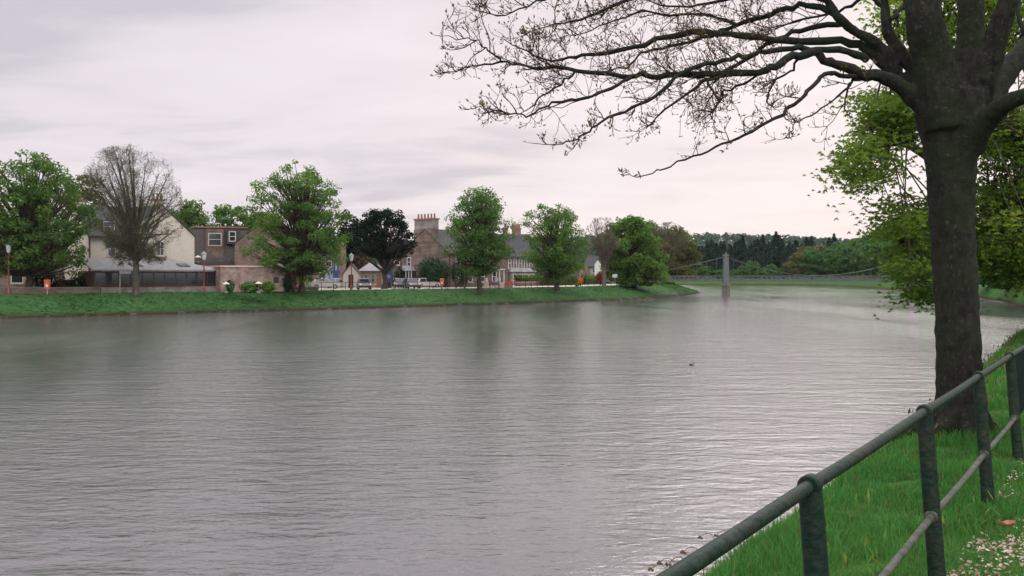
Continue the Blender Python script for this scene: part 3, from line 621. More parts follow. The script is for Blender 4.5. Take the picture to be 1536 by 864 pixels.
# 2 cream house
O = (X(132, 113), 113); fr = Frame(O, BA); W = at_line(290, O, BA); cu = at_line(188, O, BA)
t = thing('cream_house', 'cream rendered two-storey house with gable and lean-to veranda behind the bare tree', 'house', (O[0], O[1], GZ))
gable_body(t, fr, cu + 1.0, 9, GZ, 8.5, 12.0, M['cream'], M['slate'])
wf = Frame(fr.p(cu, 9.2, 0)[:2], fr.ang - PI / 2)              # cross wing, ridge running inland, gable to the river
gable_body(t, wf, 9.5, W - cu, GZ, 8.6, 12.2, M['cream'], M['slate'], over=.15)
def fw(u): return Frame(fr.p(u, 0, 0)[:2], fr.ang)
gf = Frame(fr.p(0, -.3, 0)[:2], fr.ang)
window(t, fr, at_line(161, O, BA), 6.1, .95, 1.75); window(t, gf, at_line(233, O, BA), 6.2, .95, 1.75, bars=2)
window(t, fr, at_line(140, O, BA), 3.0, 1.0, 1.6)
m = MB(); uu = at_line(156, O, BA); prism(m, fr, [(.55, 8.75), (2.9, 8.75), (2.9, 10.6), (.7, 10.3)], uu, uu + 1.5); m.build('dormer', M['slate'], t)
window(t, Frame(fr.p(uu + .1, .55, 0)[:2], fr.ang), 0, 8.95, 1.3, 1.2, sill=False)
chimney(t, fr, W - 3.6, W - 2.2, 3.4, 4.2, 11.2, 13.0, M['cream'], 3); chimney(t, fr, .1, .9, 3.6, 5.4, 11.0, 12.5, M['cream'], 3)
# veranda
Ov = (X(141, 106), 106); vf = Frame(Ov, BA); VW = at_line(329, Ov, BA)
def vand():
    zt, ze, dep = 5.75, 4.42, 5.6
    m = MB(); e = .3
    V = [vf.p(-e, -e, ze), vf.p(VW + e, -e, ze), vf.p(VW - 3.6, dep, zt), vf.p(.2, dep, zt)]; V2 = [[a, b, c + .12] for a, b, c in V]
    m.add(V + V2, [[0, 3, 2, 1], [4, 5, 6, 7], [0, 1, 5, 4], [1, 2, 6, 5], [2, 3, 7, 6], [3, 0, 4, 7]]); m.build('veranda_roof', M['slatelight'], t)
    m = MB(); box(m, vf, 0, VW, 0, dep * .9, GZ, 4.38); m.build('veranda_wall', M['timber'], t)
    n = 11
    for k in range(n):
        u0 = .15 + k * (VW - .3) / n; u1 = u0 + (VW - .3) / n - .12
        m = MB(); box(m, vf, u0, u1, -.05, -.01, 2.95, 4.2); m.build('veranda_window', M['glass'], t)
    m = MB(); box(m, vf, 0, VW, -.09, -.003, 2.75, 2.92); m.build('veranda_sill', M['timber'], t)
    for u in (VW * .32, VW * .71):
        m = MB(); V = [vf.p(u, 1.2, 4.83), vf.p(u + 1.2, 1.2, 4.83), vf.p(u + 1.2, 2.5, 5.14), vf.p(u, 2.5, 5.14)]; V2 = [[a, b, c + .16] for a, b, c in V]
        m.add(V + V2, BOXF); m.build('skylight', M['glass'], t)
vand()
# 3 dark slate building with dormers
O = (X(291, 131), 131); A3 = math.radians(22); fr = Frame(O, A3); W = at_line(372, O, A3)
t = thing('slate_hung_building', 'dark slate-hung building with two pale dormer windows left of the brown gable', 'house', (O[0], O[1], GZ))
m = MB(); box(m, fr, 0, W, 0, 8, GZ, 5.6); m.build('wall', M['brown2'], t)
m = MB(); prism(m, fr, [(-.25, 5.62), (8.2, 5.62), (7.0, 10.2), (1.2, 10.2)], 0, W); m.build('roof', M['darkslate'], t)
m = MB(); box(m, fr, -.1, W + .1, 1.0, 7.2, 10.22, 10.42); m.build('roof_edge', M['pot'], t)
for px, w, zz in ((311, 1.9, 7.8), (342, 1.1, 8.4)):
    u = at_line(px, O, A3); m = MB(); box(m, fr, u - .15, u + w + .15, -.05, 2.4, 5.9 if px < 330 else 8.1, 10.05); o = m.build('dormer', M['brown2'] if px < 330 else M['darkslate'], t)
    window(t, Frame(fr.p(u, -.05, 0)[:2], A3), .1, zz, w - .2, 1.7 if px < 330 else 1.35, M['white'] if px > 330 else M['offwhite'], sill=False)
# 4 brown gable
O = (X(352, 127), 127); A4 = math.radians(8); W4 = 8.6; fr4 = Frame(O, A4)
t = thing('brown_gable_house', 'plain brown sandstone gable wall half hidden behind the tall tiered tree', 'house', (O[0], O[1], GZ))
gf = Frame(fr4.p(0, 9, 0)[:2], A4 - PI / 2)
gable_body(t, gf, 9, W4, GZ, 8.0, 11.4, M['brown'], M['slate'], over=.1)
window(t, fr4, 5.5, 5.3, 1.0, 1.5)
m = MB(); box(m, fr4, 1.6, 3.3, -.5, -.005, 5.05, 5.2); m.build('ledge', M['slate'], t)
# 5 stone outbuilding with a small window
O = (X(331, 113), 113); A5 = math.radians(30); fr = Frame(O, A5); W = at_line(432, O, A5)
t = thing('stone_outbuilding', 'low pink stone outbuilding wall with a tiny barred window below the brown gable', 'wall', (O[0], O[1], GZ))
m = MB(); box(m, fr, 0, W, 0, 3.2, GZ, 4.85); m.build('wall', M['pink'], t)
m = MB(); box(m, fr, -.1, W + .1, -.12, 3.3, 4.853, 5.05); m.build('coping', M['coping'], t)
window(t, fr, at_line(410, O, A5), 3.0, .62, .72, M['darkmetal'], 2)
# 6 brown building behind the tall tree, with banners
O = (X(470, 146), 146); A6 = math.radians(12); fr = Frame(O, A6); W = at_line(519, O, A6)
t = thing('brown_stone_building', 'brown stone building with grey parapet behind the tall tiered tree', 'house', (O[0], O[1], GZ))
m = MB(); box(m, fr, 0, W, 0, 7, GZ, 8.2); m.build('wall', M['brown'], t)
m = MB(); box(m, fr, -.15, W + .15, -.15, 7.15, 8.203, 8.75); m.build('parapet', M['greystone'], t)
for px in (476, 488): window(t, fr, at_line(px, O, A6), 5.2, .9, 1.6)
window(t, fr, at_line(478, O, A6), 2.7, 1.0, 1.6)
u = at_line(501, O, A6); m = MB(); box(m, fr, u, u + .62, -.10, -.04, 3.4, 6.9); b = m.build('wall_banner', M['blue'], None, loc=fr.p(u, -.07, 3.4)); tag(b, 'tall narrow blue banner hanging on the brown stone building', 'banner')
m = MB(); box(m, fr, u + .17, u + .45, -.125, -.101, 4.6, 5.7); m.build('banner_emblem', M['skyblue'], b)
# saltire flag on a short pole
Of = (X(490, 138), 138); t = thing('saltire_flag', 'pale blue flag with white diagonal cross on a short pole', 'flag', (Of[0], Of[1], GZ))
m = MB(); tube(m, [[Of[0], Of[1], GZ], [Of[0], Of[1], 5.4]], [.05, .04], 6); m.build('pole', M['white'], t)
fr = Frame(Of, .05)
m = MB(); nU, nV = 9, 9; V = []
for a in range(nU):
    for b in range(nV): V.append(fr.p(.05 + a * .1, .06 * math.sin(a * 1.1), 5.3 - b * .22 - .05 * a))
m.add(V, [[a * nV + b, a * nV + b + 1, (a + 1) * nV + b + 1, (a + 1) * nV + b] for a in range(nU - 1) for b in range(nV - 1)]); fl = m.build('cloth', M['skyblue'], t, smooth=True)
m = MB()
for s in (0, 1):
    for yo in (-.03, .03):
        V = []
        for a in range(nU):
            z = 5.3 - (1.76 * (a / 8 if s else 1 - a / 8)) - .05 * a; w = .13
            for q in (w, -w): V.append(fr.p(.05 + a * .1, .06 * math.sin(a * 1.1) + yo, min(max(z + q, 5.3 - 1.76 - .05 * a), 5.3 - .05 * a)))
        m.add(V, [[2 * a, 2 * a + 1, 2 * a + 3, 2 * a + 2] for a in range(nU - 1)])
m.build('white_cross', M['white'], fl)
# oval hanging sign
m = MB(); c = P(485, 405, 138); ellipsoid(m, c, (.5, .06, .3)); o = m.build('oval_sign', M['carcream'], None, True, loc=c); tag(o, 'small cream oval sign beside the pale blue flag', 'sign')
# 7 little cream gabled house
O = (X(515, 140), 140); A7 = math.radians(5); fr = Frame(O, A7)
t = thing('gabled_cottage', 'little cream gabled cottage beside the red lamp post and the parked silver car', 'house', (O[0], O[1], GZ))
gable_body(t, Frame(fr.p(0, 5, 0)[:2], A7 - PI / 2), 5, 2.1, GZ, 4.2, 5.4, M['offwhite'], M['slate'], over=.1)
m = MB(); box(m, fr, .7, 1.4, -.05, -.002, GZ, 4.0); m.build('door', M['timber'], t)
# 8 hip-roofed low cottage
O = (X(541, 146), 146); A8 = math.radians(10); fr = Frame(O, A8); W = at_line(575, O, A8)
t = thing('hipped_cottage', 'low cottage with grey hipped roof under the dark evergreen', 'house', (O[0], O[1], GZ))
m = MB(); box(m, fr, 0, W, 0, 5, GZ, 4.55); m.build('wall', M['pink'], t)
m = MB(); V = [fr.p(-.4, -.4, 4.56), fr.p(W + .4, -.4, 4.56), fr.p(W + .4, 5.4, 4.56), fr.p(-.4, 5.4, 4.56), fr.p(1.3, 2.4, 5.75), fr.p(W - 1.0, 2.4, 5.75)]
m.add(V, [[0, 1, 5, 4], [2, 3, 4, 5]]); m.add(V, [[1, 2, 5], [3, 0, 4], [0, 3, 1], [1, 3, 2]]); m.build('roof', M['slatelight'], t)
for u in (.5, 1.5): window(t, fr, u, 2.9, .55, 1.2, M['greymetal'], sill=False)
m = MB(); box(m, fr, 2.3, 3.0, -.05, -.002, GZ, 4.1); m.build('door', M['pot'], t)
# 9 stone terrace house: gable end with a big chimney
T9 = math.atan2(.76, .65); O = (X(673, 150), 150); fr = Frame(O, T9); D9 = 10.2; W9 = 13.5
t = thing('stone_terrace_house', 'brown stone house with six-pot gable chimney and white bay window', 'house', (O[0], O[1], GZ))
gable_body(t, fr, W9, D9, GZ, 7.3, 10.9, M['brown2'], M['slate'], over=.2)
chimney(t, fr, -.06, 1.0, D9 / 2 - 2.0, D9 / 2 + 2.2, 10.95, 12.4, M['greystone'], 6)
m = MB(); box(m, fr, -.055, .99, D9 / 2 - 2.15, D9 / 2 + 2.35, 9.0, 10.947); m.build('chimney_shoulder', M['brown2'], t)
lf = wallpt(fr, 'left', W9, D9)
for u in (1.2, 6.4): window(t, lf, u, 5.2, .9, 1.5)
m = MB(); box(m, lf, .7, 3.2, -1.0, -.004, GZ, 2.85); bb = m.build('bay_window', M['offwhite'], t)
m = MB(); box(m, lf, .72, 3.18, -.95, -.006, 2.853, 4.6); m.build('bay_pane', M['glass'], bb)
m = MB()
for u in (.68, 1.25, 1.9, 2.55, 3.12): box(m, lf, u, u + .12, -1.02, -.955, 2.853, 4.6)
for v in (-.95, -.5): box(m, lf, .66, .72, v, v + .1, 2.853, 4.6)
m.build('bay_mullion', M['white'], bb)
m = MB(); box(m, lf, .55, 3.35, -1.15, -.002, 4.603, 5.4, tu=.5, tv=.45); m.build('bay_roof', M['slatelight'], bb)
for u in (1.5, 4.2, 7.0, 9.8): window(t, fr, u, 5.1, 1.0, 1.7); window(t, fr, u, 2.9, 1.0, 1.6)
m = MB(); box(m, fr, 3.0, 3.9, -.05, -.003, GZ, 4.2); m.build('door', M['timber'], t)
# rear wing of it, left, lower
O2 = (X(577, 158), 158); fr2 = Frame(O2, math.radians(5)); W2 = at_line(612, O2, math.radians(5))
gable_body(t, fr2, W2, 6, GZ, 7.2, 9.2, M['brown2'], M['slate'], names=('wing_wall', 'wing_roof'))
window(t, fr2, at_line(591, O2, fr2.ang), 5.5, .9, 1.5)
window(t, fr2, at_line(599, O2, fr2.ang), 2.9, .9, 1.4)
# 10 long terrace further along with bays
O = (X(752, 176), 176); A10 = math.radians(14); fr = Frame(O, A10); W = at_line(803, O, A10)
t = thing('long_terrace_house', 'brown terrace with tall windows and grey bay roofs left of the hedge tree', 'house', (O[0], O[1], GZ))
gable_body(t, fr, W, 9, GZ, 7.3, 11.2, M['brown2'], M['slate'])
chimney(t, fr, at_line(764, O, A10), at_line(770, O, A10), 4.1, 4.9, 10.6, 12.3, M['brown2'], 3); chimney(t, fr, at_line(778, O, A10), at_line(790, O, A10), 4.1, 4.9, 10.6, 12.2, M['brown2'], 5)
for px in (754, 762, 770, 778, 786, 794): window(t, fr, at_line(px, O, A10), 5.1, .62, 1.9, M['offwhite'])
u0, u1 = at_line(764, O, A10), at_line(800, O, A10)
m = MB(); box(m, fr, u0, u1, -1.4, -.003, GZ, 4.5); m.build('bay_wall', M['greystone'], t)
m = MB(); box(m, fr, u0 - .2, u1 + .2, -1.7, -.004, 4.503, 5.2, tv=.5, tu=.2); m.build('bay_roof', M['slatelight'], t)
for k in range(4): window(t, Frame(fr.p(0, -1.4, 0)[:2], A10), u0 + .3 + k * 1.02, 2.9, .75, 1.25, M['offwhite'], sill=False)
# 11 next house, mostly behind the tree with dark trunk
O = (X(804, 184), 184); fr = Frame(O, A10); W = at_line(868, O, A10)
t = thing('terrace_house', 'stone terrace house mostly hidden behind the dark-trunked green tree', 'house', (O[0], O[1], GZ))
gable_body(t, fr, W, 8, GZ, 7.0, 9.8, M['brown2'], M['slate'])
for px in (808, 826, 842): window(t, fr, at_line(px, O, A10), 5.0, .9, 1.8, M['offwhite'])
# 12 distant pale house
O = (X(882, 250), 250); fr = Frame(O, .1); W = at_line(914, O, .1)
t = thing('distant_house', 'grey house with pale gable far behind the leafless tree', 'house', (O[0], O[1], GZ))
gable_body(t, fr, W, 6, GZ, 6.2, 8.6, M['greystone'], M['slate'])
for u in (1.0, 3.4): window(t, fr, u, 4.4, .9, 1.3)
m = MB(); prism(m, Frame(fr.p(1.6, -.6, 0)[:2], .1 + PI / 2), [(0, GZ), (0, 6.4), (-.8, 7.6), (-1.6, 6.4), (-1.6, GZ)], 0, .6); m.build('porch', M['white'], t)
# 13 small stone lodge
O = (X(866, 190), 190); fr = Frame(O, .2)
t = thing('stone_lodge', 'small stone lodge with steep roof beside the orange flowering shrub', 'house', (O[0], O[1], GZ))
gable_body(t, Frame(fr.p(0, 3, 0)[:2], .2 - PI / 2), 3, 1.7, GZ, 4.2, 5.6, M['pink'], M['slate'], over=.12)
window(t, fr, .55, 2.9, .6, .9, sill=False)
# white porch and its low wall
O = (X(726, 146), 146); fr = Frame(O, .15)
t = thing('white_porch', 'white timber porch posts on a low pinkish wall right of the round-crowned tree', 'porch', (O[0], O[1], GZ))
m = MB(); box(m, fr, 0, 3.0, 0, .3, GZ, 2.75); m.build('low_wall', M['coping'], t)
m = MB(); box(m, fr, -.05, 3.05, -.06, .36, 2.753, 2.85); m.build('rail', M['white'], t)
for u in (1.2, 1.6, 2.0, 2.4): m = MB(); box(m, fr, u, u + .09, .1, .19, 2.853, 3.6); m.build('post', M['white'], t)
for u in (2.15, 2.8): m = MB(); box(m, fr, u + .1, u + .24, .1, .24, 2.853, 4.7); m.build('post', M['white'], t)
m = MB(); box(m, fr, 2.0, 3.15, -.1, .9, 4.703, 4.85); m.build('roof', M['white'], t)

# ------------------------------------------------------------------ street furniture on the far bank
def bankpt(px, v):
    o = offset(LEFT, v); k = (px - PX0) / FPX
    f = o[:, 0] - k * o[:, 1]
    for i in range(20, len(o) - 1):
        if f[i] <= 0 < f[i + 1]:
            s = -f[i] / (f[i + 1] - f[i]); return o[i] + (o[i + 1] - o[i]) * s
    return o[-1]
def lamp_post(loc, label):
    t = thing('lamp_post', label, 'street lamp', loc, 'red lamp posts along the far bank'); x, y, z = loc
    m = MB(); tube(m, [[x, y, z - .2], [x, y, z + .5], [x, y, z + .55], [x, y, z + 1.0], [x, y, z + 4.0]], [.17, .16, .10, .085, .06], 10); m.build('column', M['red'], t, True)
    m = MB(); tube(m, [[x - .35, y, z + 3.6], [x + .35, y, z + 3.6]], .025, 6); m.build('crossbar', M['red'], t)
    m = MB(); tube(m, [[x, y, z + 4.0], [x, y, z + 4.08], [x, y, z + 4.75]], [.10, .16, .30], 8); m.build('lantern', M['lantern'], t)
    m = MB(); tube(m, [[x, y, z + 4.752], [x, y, z + 4.8], [x, y, z + 5.0], [x, y, z + 5.15]], [.36, .34, .12, .03], 8); m.build('lantern_cap', M['greymetal'], t)
    return t
l0 = None
for px, s, lab in ((13, 1.03, 'red lamp post at far left in front of the bushy tree'), (306, .9, 'red lamp post in front of the veranda and slate-hung building'), (527, .92, 'red lamp post beside the cream cottage and silver car'), (697, 1.0, 'red lamp post half lost in the leaves by the walking person')):
    p = bankpt(px, 8.3); loc = (p[0], p[1], 2.04)
    if l0 is None: l0 = lamp_post(loc, lab); l0.scale = (1, 1, s)
    else: copy_thing(l0, loc, .1, (1, 1, s), lab)
def rescue_box(px, lab):
    p = bankpt(px, 7.2); x, y, z = p[0], p[1], 2.02; t = thing('lifebuoy_box', lab, 'lifebuoy box', (x, y, z), 'red lifebuoy boxes on posts'); fr = Frame((x, y), .05)
    m = MB(); box(m, fr, -.05, .05, -.05, .05, z - .1, z + .75); m.build('post', M['greymetal'], t)
    m = MB(); box(m, fr, -.27, .27, -.12, .12, z + .55, z + 1.35); prism(m, fr, [(-.14, z + 1.353), (.14, z + 1.353), (0, z + 1.48)], -.3, .3); m.build('cabinet', M['orange'], t)
    m = MB(); box(m, fr, -.10, .10, -.14, -.123, z + .75, z + 1.0); m.build('notice', M['white'], t)
rescue_box(71, 'orange-red lifebuoy box with white notice near the left lamp post')
rescue_box(663, 'orange-red lifebuoy box in front of the clipped round bush')
# grey pole with sign
p = bankpt(180, 7.8); t = thing('sign_pole', 'grey sign pole with small plate left of the bare tree trunk', 'sign', (p[0], p[1], 2.04)); fr = Frame(p, .2)
m = MB(); tube(m, [[p[0], p[1], 1.9], [p[0], p[1], 4.6]], .06, 8); m.build('pole', M['greymetal'], t)
m = MB(); box(m, fr, -.05, 1.15, -.09, -.061, 4.1, 4.55); m.build('plate', M['greymetal'], t)
# low parapet wall in front of the veranda
def strip_wall(name, label, cat, pxa, pxb, v, h, m_, th=.35, cap=None):
    a = bankpt(pxa, v); b = bankpt(pxb, v); ang = math.atan2(b[1] - a[1], b[0] - a[0]); L = float(np.hypot(*(b - a))); fr = Frame(a, ang)
    t = thing(name, label, cat, (a[0], a[1], 2.0))
    m = MB(); box(m, fr, 0, L, 0, th, 1.9, 2.04 + h); m.build('wall_base', m_, t)
    m = MB(); box(m, fr, -.04, L + .04, -.05, th + .05, 2.043 + h, 2.12 + h); m.build('coping', cap or M['greystone'], t)
    return t
strip_wall('parapet_wall', 'long low grey parapet wall below the veranda', 'wall', 152, 346, 8.6, .55, M['greystone'])
strip_wall('parapet_wall', 'low mossy wall in front of the bushy tree at far left', 'wall', -30, 150, 8.8, .6, M['brown2'])
strip_wall('parapet_wall', 'low stone kerb wall by the outbuilding and tall tiered tree', 'wall', 352, 478, 9.0, .4, M['brown2'])
strip_wall('parapet_wall', 'low brown garden wall under the hedge behind the dark-trunked tree', 'wall', 776, 925, 16.2, .7, M['brown2'], cap=M['coping'])
def iron_fence(label, pxa, pxb, v, step=2.0, h=1.05):
    a = bankpt(pxa, v); b = bankpt(pxb, v); n = max(3, int(round(np.hypot(*(b - a)) / step)))
    t = thing('iron_fence', label, 'fence', (a[0], a[1], 2.04)); ps = [bankpt(pxa + (pxb - pxa) * k / n, v) for k in range(n + 1)]
    for q in ps: m = MB(); tube(m, [[q[0], q[1], 1.95], [q[0], q[1], 2.04 + h]], .045, 6); m.build('post', M['darkmetal'], t)
    for z in (.45, .95): m = MB(); tube(m, [[q[0], q[1], 2.04 + h * z] for q in ps], .025, 5); m.build('rail', M['darkmetal'], t)
iron_fence('thin dark iron fence along the bank in front of the parked cars', 482, 662, 8.0)
iron_fence('thin dark iron fence by the walking person and white porch', 668, 772, 8.0)
iron_fence('dark iron fence along the bank under the hedges', 780, 925, 8.4)
iron_fence('short dark iron fence under the dense low-skirted tree', 930, 1003, 8.6)
# cars
def make_car(loc, label, paint, rz):
    t = thing('parked_car', label, 'car', loc, 'cars parked behind the far bank', rz=0.0); x, y, z = loc
    fr = Frame((x, y), 0)        # u = length, v = width; front at +u
    def sec(poly, w0, w1, m, mi=0, zsplit=.85):
        n = len(poly); V = []
        for s in (-1, 1):
            for u, zz in poly:
                w = w0 if zz <= zsplit else w0 + (w1 - w0) * (zz - zsplit) / .6
                V.append(fr.p(u, s * w, z + zz))
        m.add(V, [[i, (i + 1) % n, n + (i + 1) % n, n + i] for i in range(n)], mi); m.add(V[:n], [[0, i + 1, i] for i in range(1, n - 1)], mi); m.add(V[n:], [[0, i, i + 1] for i in range(1, n - 1)], mi)
    m = MB(); sec([(-1.95, .35), (-1.9, .25), (1.9, .22), (2.0, .35), (1.98, .6), (1.85, .72), (.9, .86), (-1.85, .9), (-1.97, .75)], .84, .84, m, 0, .9)
    sec([(-1.7, .88), (.92, .84), (.25, 1.36), (-.1, 1.42), (-1.2, 1.40), (-1.5, 1.3)], .80, .58, m); body_ = m.build('body', paint, t)
    m = MB()
    def quad(a, b, c, d): m.add([a, b, c, d], [[0, 1, 2, 3]])
    for s in (-1, 1):
        for u0, u1, t0, t1 in ((-1.4, -.45, -1.25, -.5), (-.38, .72, -.42, .2)):
            quad(fr.p(u0, s * .812, z + .9), fr.p(u1, s * .812, z + .9), fr.p(t1, s * .632, z + 1.33), fr.p(t0, s * .632, z + 1.33))
    quad(fr.p(.90, -.68, z + .885), fr.p(.90, .68, z + .885), fr.p(.30, .54, z + 1.35), fr.p(.30, -.54, z + 1.35))
    quad(fr.p(-1.71, -.68, z + .92), fr.p(-1.71, .68, z + .92), fr.p(-1.51, .56, z + 1.28), fr.p(-1.51, -.56, z + 1.28))
    m.build('windows', M['glass'], t)
    for u in (-1.25, 1.25):
        for s in (-1, 1):
            m = MB(); c = fr.p(u, s * .78, z + .30); tube(m, [[c[0], c[1] - .1, c[2]], [c[0], c[1] - .08, c[2]], [c[0], c[1] + .08, c[2]], [c[0], c[1] + .1, c[2]]], [.27, .30, .30, .27], 16); w = m.build('wheel', M['tyre'], t, True)
            m = MB(); tube(m, [[c[0], c[1] + s * .085, c[2]], [c[0], c[1] + s * .112, c[2]]], [.19, .17], 12); m.build('rim', M['rim'], w)
    for s in (-1, 1):
        m = MB(); ellipsoid(m, fr.p(1.92, s * .6, z + .62), (.08, .17, .09), 10, 6); m.build('headlight', M['lampglass'], t, True)
        m = MB(); box(m, fr, -2.0, -1.93, s * .65 - .13, s * .65 + .13, z + .62, z + .78); m.build('tail_light', M['red'], t)
    for u0, u1 in ((1.9, 2.06), (-2.05, -1.88)):
        m = MB(); box(m, fr, u0, u1, -.8, .8, z + .28, z + .48); m.build('bumper', M['tyre'], t)
    t.rotation_euler = (0, 0, rz); return t
cars = [(546, 132, 'silver', -1.35, 'silver hatchback parked alone beside the cream cottage'), (617, 138, 'silver', -1.2, 'silver car parked in front of the white bay window'), (601, 141, 'cardark', -1.45, 'dark car parked left of the silver one by the bay window'), (592, 147, 'carcream', -1.3, 'cream car parked behind the dark car near the purple panel'), (489, 136, 'carwhite', .15, 'white car parked under the blue banner'), (507, 142, 'carwhite', .3, 'white car parked close to the cream cottage door'), (641, 148, 'carwhite', .4, 'white car mostly hidden behind the clipped round bush')]
c0 = None
for px, d, pm, rz, lab in cars:
    loc = (X(px, d), d, 2.09)
    if c0 is None: c0 = make_car(loc, lab, M[pm], rz)
    else: copy_thing(c0, loc, rz, 1.0, lab, mats={'body': M[pm]})
# purple panel
p = (X(582, 139), 139); fr = Frame(p, .1); t = thing('notice_board', 'purple-blue notice board on legs under the dark evergreen', 'notice board', (p[0], p[1], 2.08))
m = MB(); box(m, fr, -.55, .55, -.06, .06, 2.9, 4.6); m.build('panel', M['purple'], t)
for u in (-.5, .42): m = MB(); box(m, fr, u, u + .08, -.04, .04, 2.0, 2.897); m.build('leg', M['greymetal'], t)
m = MB(); box(m, fr, -.35, .35, -.08, -.061, 3.5, 4.0); m.build('notice', M['skyblue'], t)
# people: one continuous skinned body each
def person(px, d, label, head_turn, pose, jacket_m, trouser_m, rz):
    x, y, z = X(px, d), d, 2.08
    t = thing('person', label, 'person', (x, y, z))
    J = {'pel': (0, 0, .93), 'sp': (0.02, 0, 1.15), 'ch': (.03, 0, 1.36), 'nk': (.03, 0, 1.50), 'hd': (.05, 0, 1.63), 'ht': (.05, 0, 1.72)}
    s = pose
    for sd, sg in (('l', 1), ('r', -1)):
        J['hp' + sd] = (0, .10 * sg, .88); J['kn' + sd] = (.16 * s * sg + .03, .10 * sg, .50); J['an' + sd] = (.30 * s * sg - (.06 * s if sg < 0 else 0), .10 * sg, .08 + (.05 if sg < 0 else 0) * s); J['to' + sd] = (.30 * s * sg + .17, .11 * sg, .03)
        J['sh' + sd] = (.02, .19 * sg, 1.42); J['el' + sd] = (-.12 * s * sg, .25 * sg, 1.13); J['wr' + sd] = (-.10 * s * sg + .10, .24 * sg, .89); J['ha' + sd] = (-.10 * s * sg + .13, .23 * sg, .80)
    Rr = {'pel': .14, 'sp': .13, 'ch': .15, 'nk': .055, 'hd': .095, 'ht': .07, 'hp': .09, 'kn': .062, 'an': .045, 'to': .035, 'sh': .07, 'el': .046, 'wr': .032, 'ha': .035}
    E = [('pel', 'sp'), ('sp', 'ch'), ('ch', 'nk'), ('nk', 'hd'), ('hd', 'ht')]
    for q in 'lr': E += [('pel', 'hp' + q), ('hp' + q, 'kn' + q), ('kn' + q, 'an' + q), ('an' + q, 'to' + q), ('ch', 'sh' + q), ('sh' + q, 'el' + q), ('el' + q, 'wr' + q), ('wr' + q, 'ha' + q)]
    def skin(name, names, grow, m_, parent, sub=2):
        nm = [n for n in J if n in names]; ix = {n: i for i, n in enumerate(nm)}
        me = bpy.data.meshes.new(name); me.from_pydata([J[n] for n in nm], [(ix[a], ix[b]) for a, b in E if a in ix and b in ix], [])
        o = bpy.data.objects.new(name, me); C.objects.link(o); o.parent = parent; me.materials.append(m_)
        o.modifiers.new('skin', 'SKIN'); sv = me.skin_vertices[0].data
        for n in nm:
            rr = Rr.get(n, Rr.get(n[:-1], .05)) + grow; sv[ix[n]].radius = (rr, rr)
        sv[0].use_root = True
        md = o.modifiers.new('sub', 'SUBSURF'); md.levels = 1; md.render_levels = sub
        return o
    skin('body', list(J), 0, M['skin'], t)
    skin('jacket', ['pel', 'sp', 'ch', 'shl', 'shr', 'ell', 'elr', 'wrl', 'wrr'], .022, jacket_m, t)
    skin('trousers', ['pel', 'hpl', 'hpr', 'knl', 'knr', 'anl', 'anr'], .018, trouser_m, t)
    m = MB(); ellipsoid(m, (x + .03, y, z + 1.69), (.115, .105, .10), 12, 8); m.build('hair', M['hair'] if px < 700 else M['deadleaf'], t, True)
    t.rotation_euler = (0, 0, rz)
person(688, 138, 'person in brown jacket and dark trousers walking along the far riverside path', 0, 1.0, M['jacket'], M['trouser'], PI - .3)
person(729, 138.5, 'person in a pale top standing beside the round-crowned tree trunk', 0, .15, M['shirt'], M['offwhite'], -1.2)
# bench
p = (X(734, 140), 140); fr = Frame(p, .15); t = thing('park_bench', 'dark wooden bench in front of the white porch wall', 'bench', (p[0], p[1], 2.05))
m = MB()
for k in range(3): box(m, fr, 0, 1.5, .0 + k * .14, .12 + k * .14, 2.48, 2.52)
m.build('seat', M['timber'], t)
m = MB()
for k in range(3): box(m, fr, 0, 1.5, .44, .47, 2.60 + k * .14, 2.71 + k * .14)
m.build('backrest', M['timber'], t)
for u in (.08, 1.34):
    for v in (.02, .36): m = MB(); box(m, fr, u, u + .08, v, v + .07, 2.04, 2.477 if v < .2 else 3.0); m.build('leg', M['darkmetal'], t)
# shrubs, hedges
def shrub(name, label, px, d, w, h, m_, seed, cat='bush', zb=2.04, n=500, leaf=.25, wy=None, lift=0.0, group=None):
    r = rs(seed); c = np.array([X(px, d), d, zb]); t = thing(name, label, cat, c, group)
    m = MB()
    for k in range(6): a = r.uniform(0, 6.28); tube(m, [c + np.array([0, 0, -.1]), c + np.array([math.cos(a) * w * .12, math.sin(a) * w * .12, h * .4 + lift * .5]), c + np.array([math.cos(a) * w * .3, math.sin(a) * w * .3, h * .7 + lift])], [.05, .035, .015], 4, cap=False)
    m.build('stem', M['bark_far'], t)
    m = MB(); dd = r.normal(size=(n, 3)); dd /= np.linalg.norm(dd, axis=1, keepdims=True); rr = r.uniform(.35, 1.05, n) ** .5 * (1 + .16 * np.sin(dd[:, 0] * 7 + seed) * np.cos(dd[:, 1] * 6 + dd[:, 2] * 5))
    pos = c + np.array([0, 0, lift + h * .5]) + dd * rr[:, None] * np.array([w / 2, (wy or w) / 2, h / 2]); pos[:, 2] = np.maximum(pos[:, 2], zb + .03)
    leaves(m, pos, dd + np.array([0, 0, .5]) + r.normal(size=(n, 3)) * .4, leaf, r); m.build('foliage', m_, t); return t
shrub('round_bush', 'dense dark clipped round bush beside the orange-red lifebuoy box', 649, 149, 5.0, 4.1, M['clipped'], 1, n=2600, leaf=.26, lift=.5)
shrub('round_bush', 'second dark clipped bush right of the lifebuoy box', 686, 152, 4.4, 3.8, M['clipped'], 2, n=1900, leaf=.26, lift=.4)
shrub('garden_shrub', 'dark rounded shrub against the cream house end wall', 116, 108, 2.4, 1.9, M['dark'], 3)
shrub('garden_shrub', 'purple-brown shrub left of the dark rounded shrub', 98, 108, 1.9, 1.5, M['purpleleaf'], 4)
shrub('garden_shrub', 'dark shrub under the bushy tree at far left', 70, 109, 3.4, 2.8, M['dark'], 5, n=800)
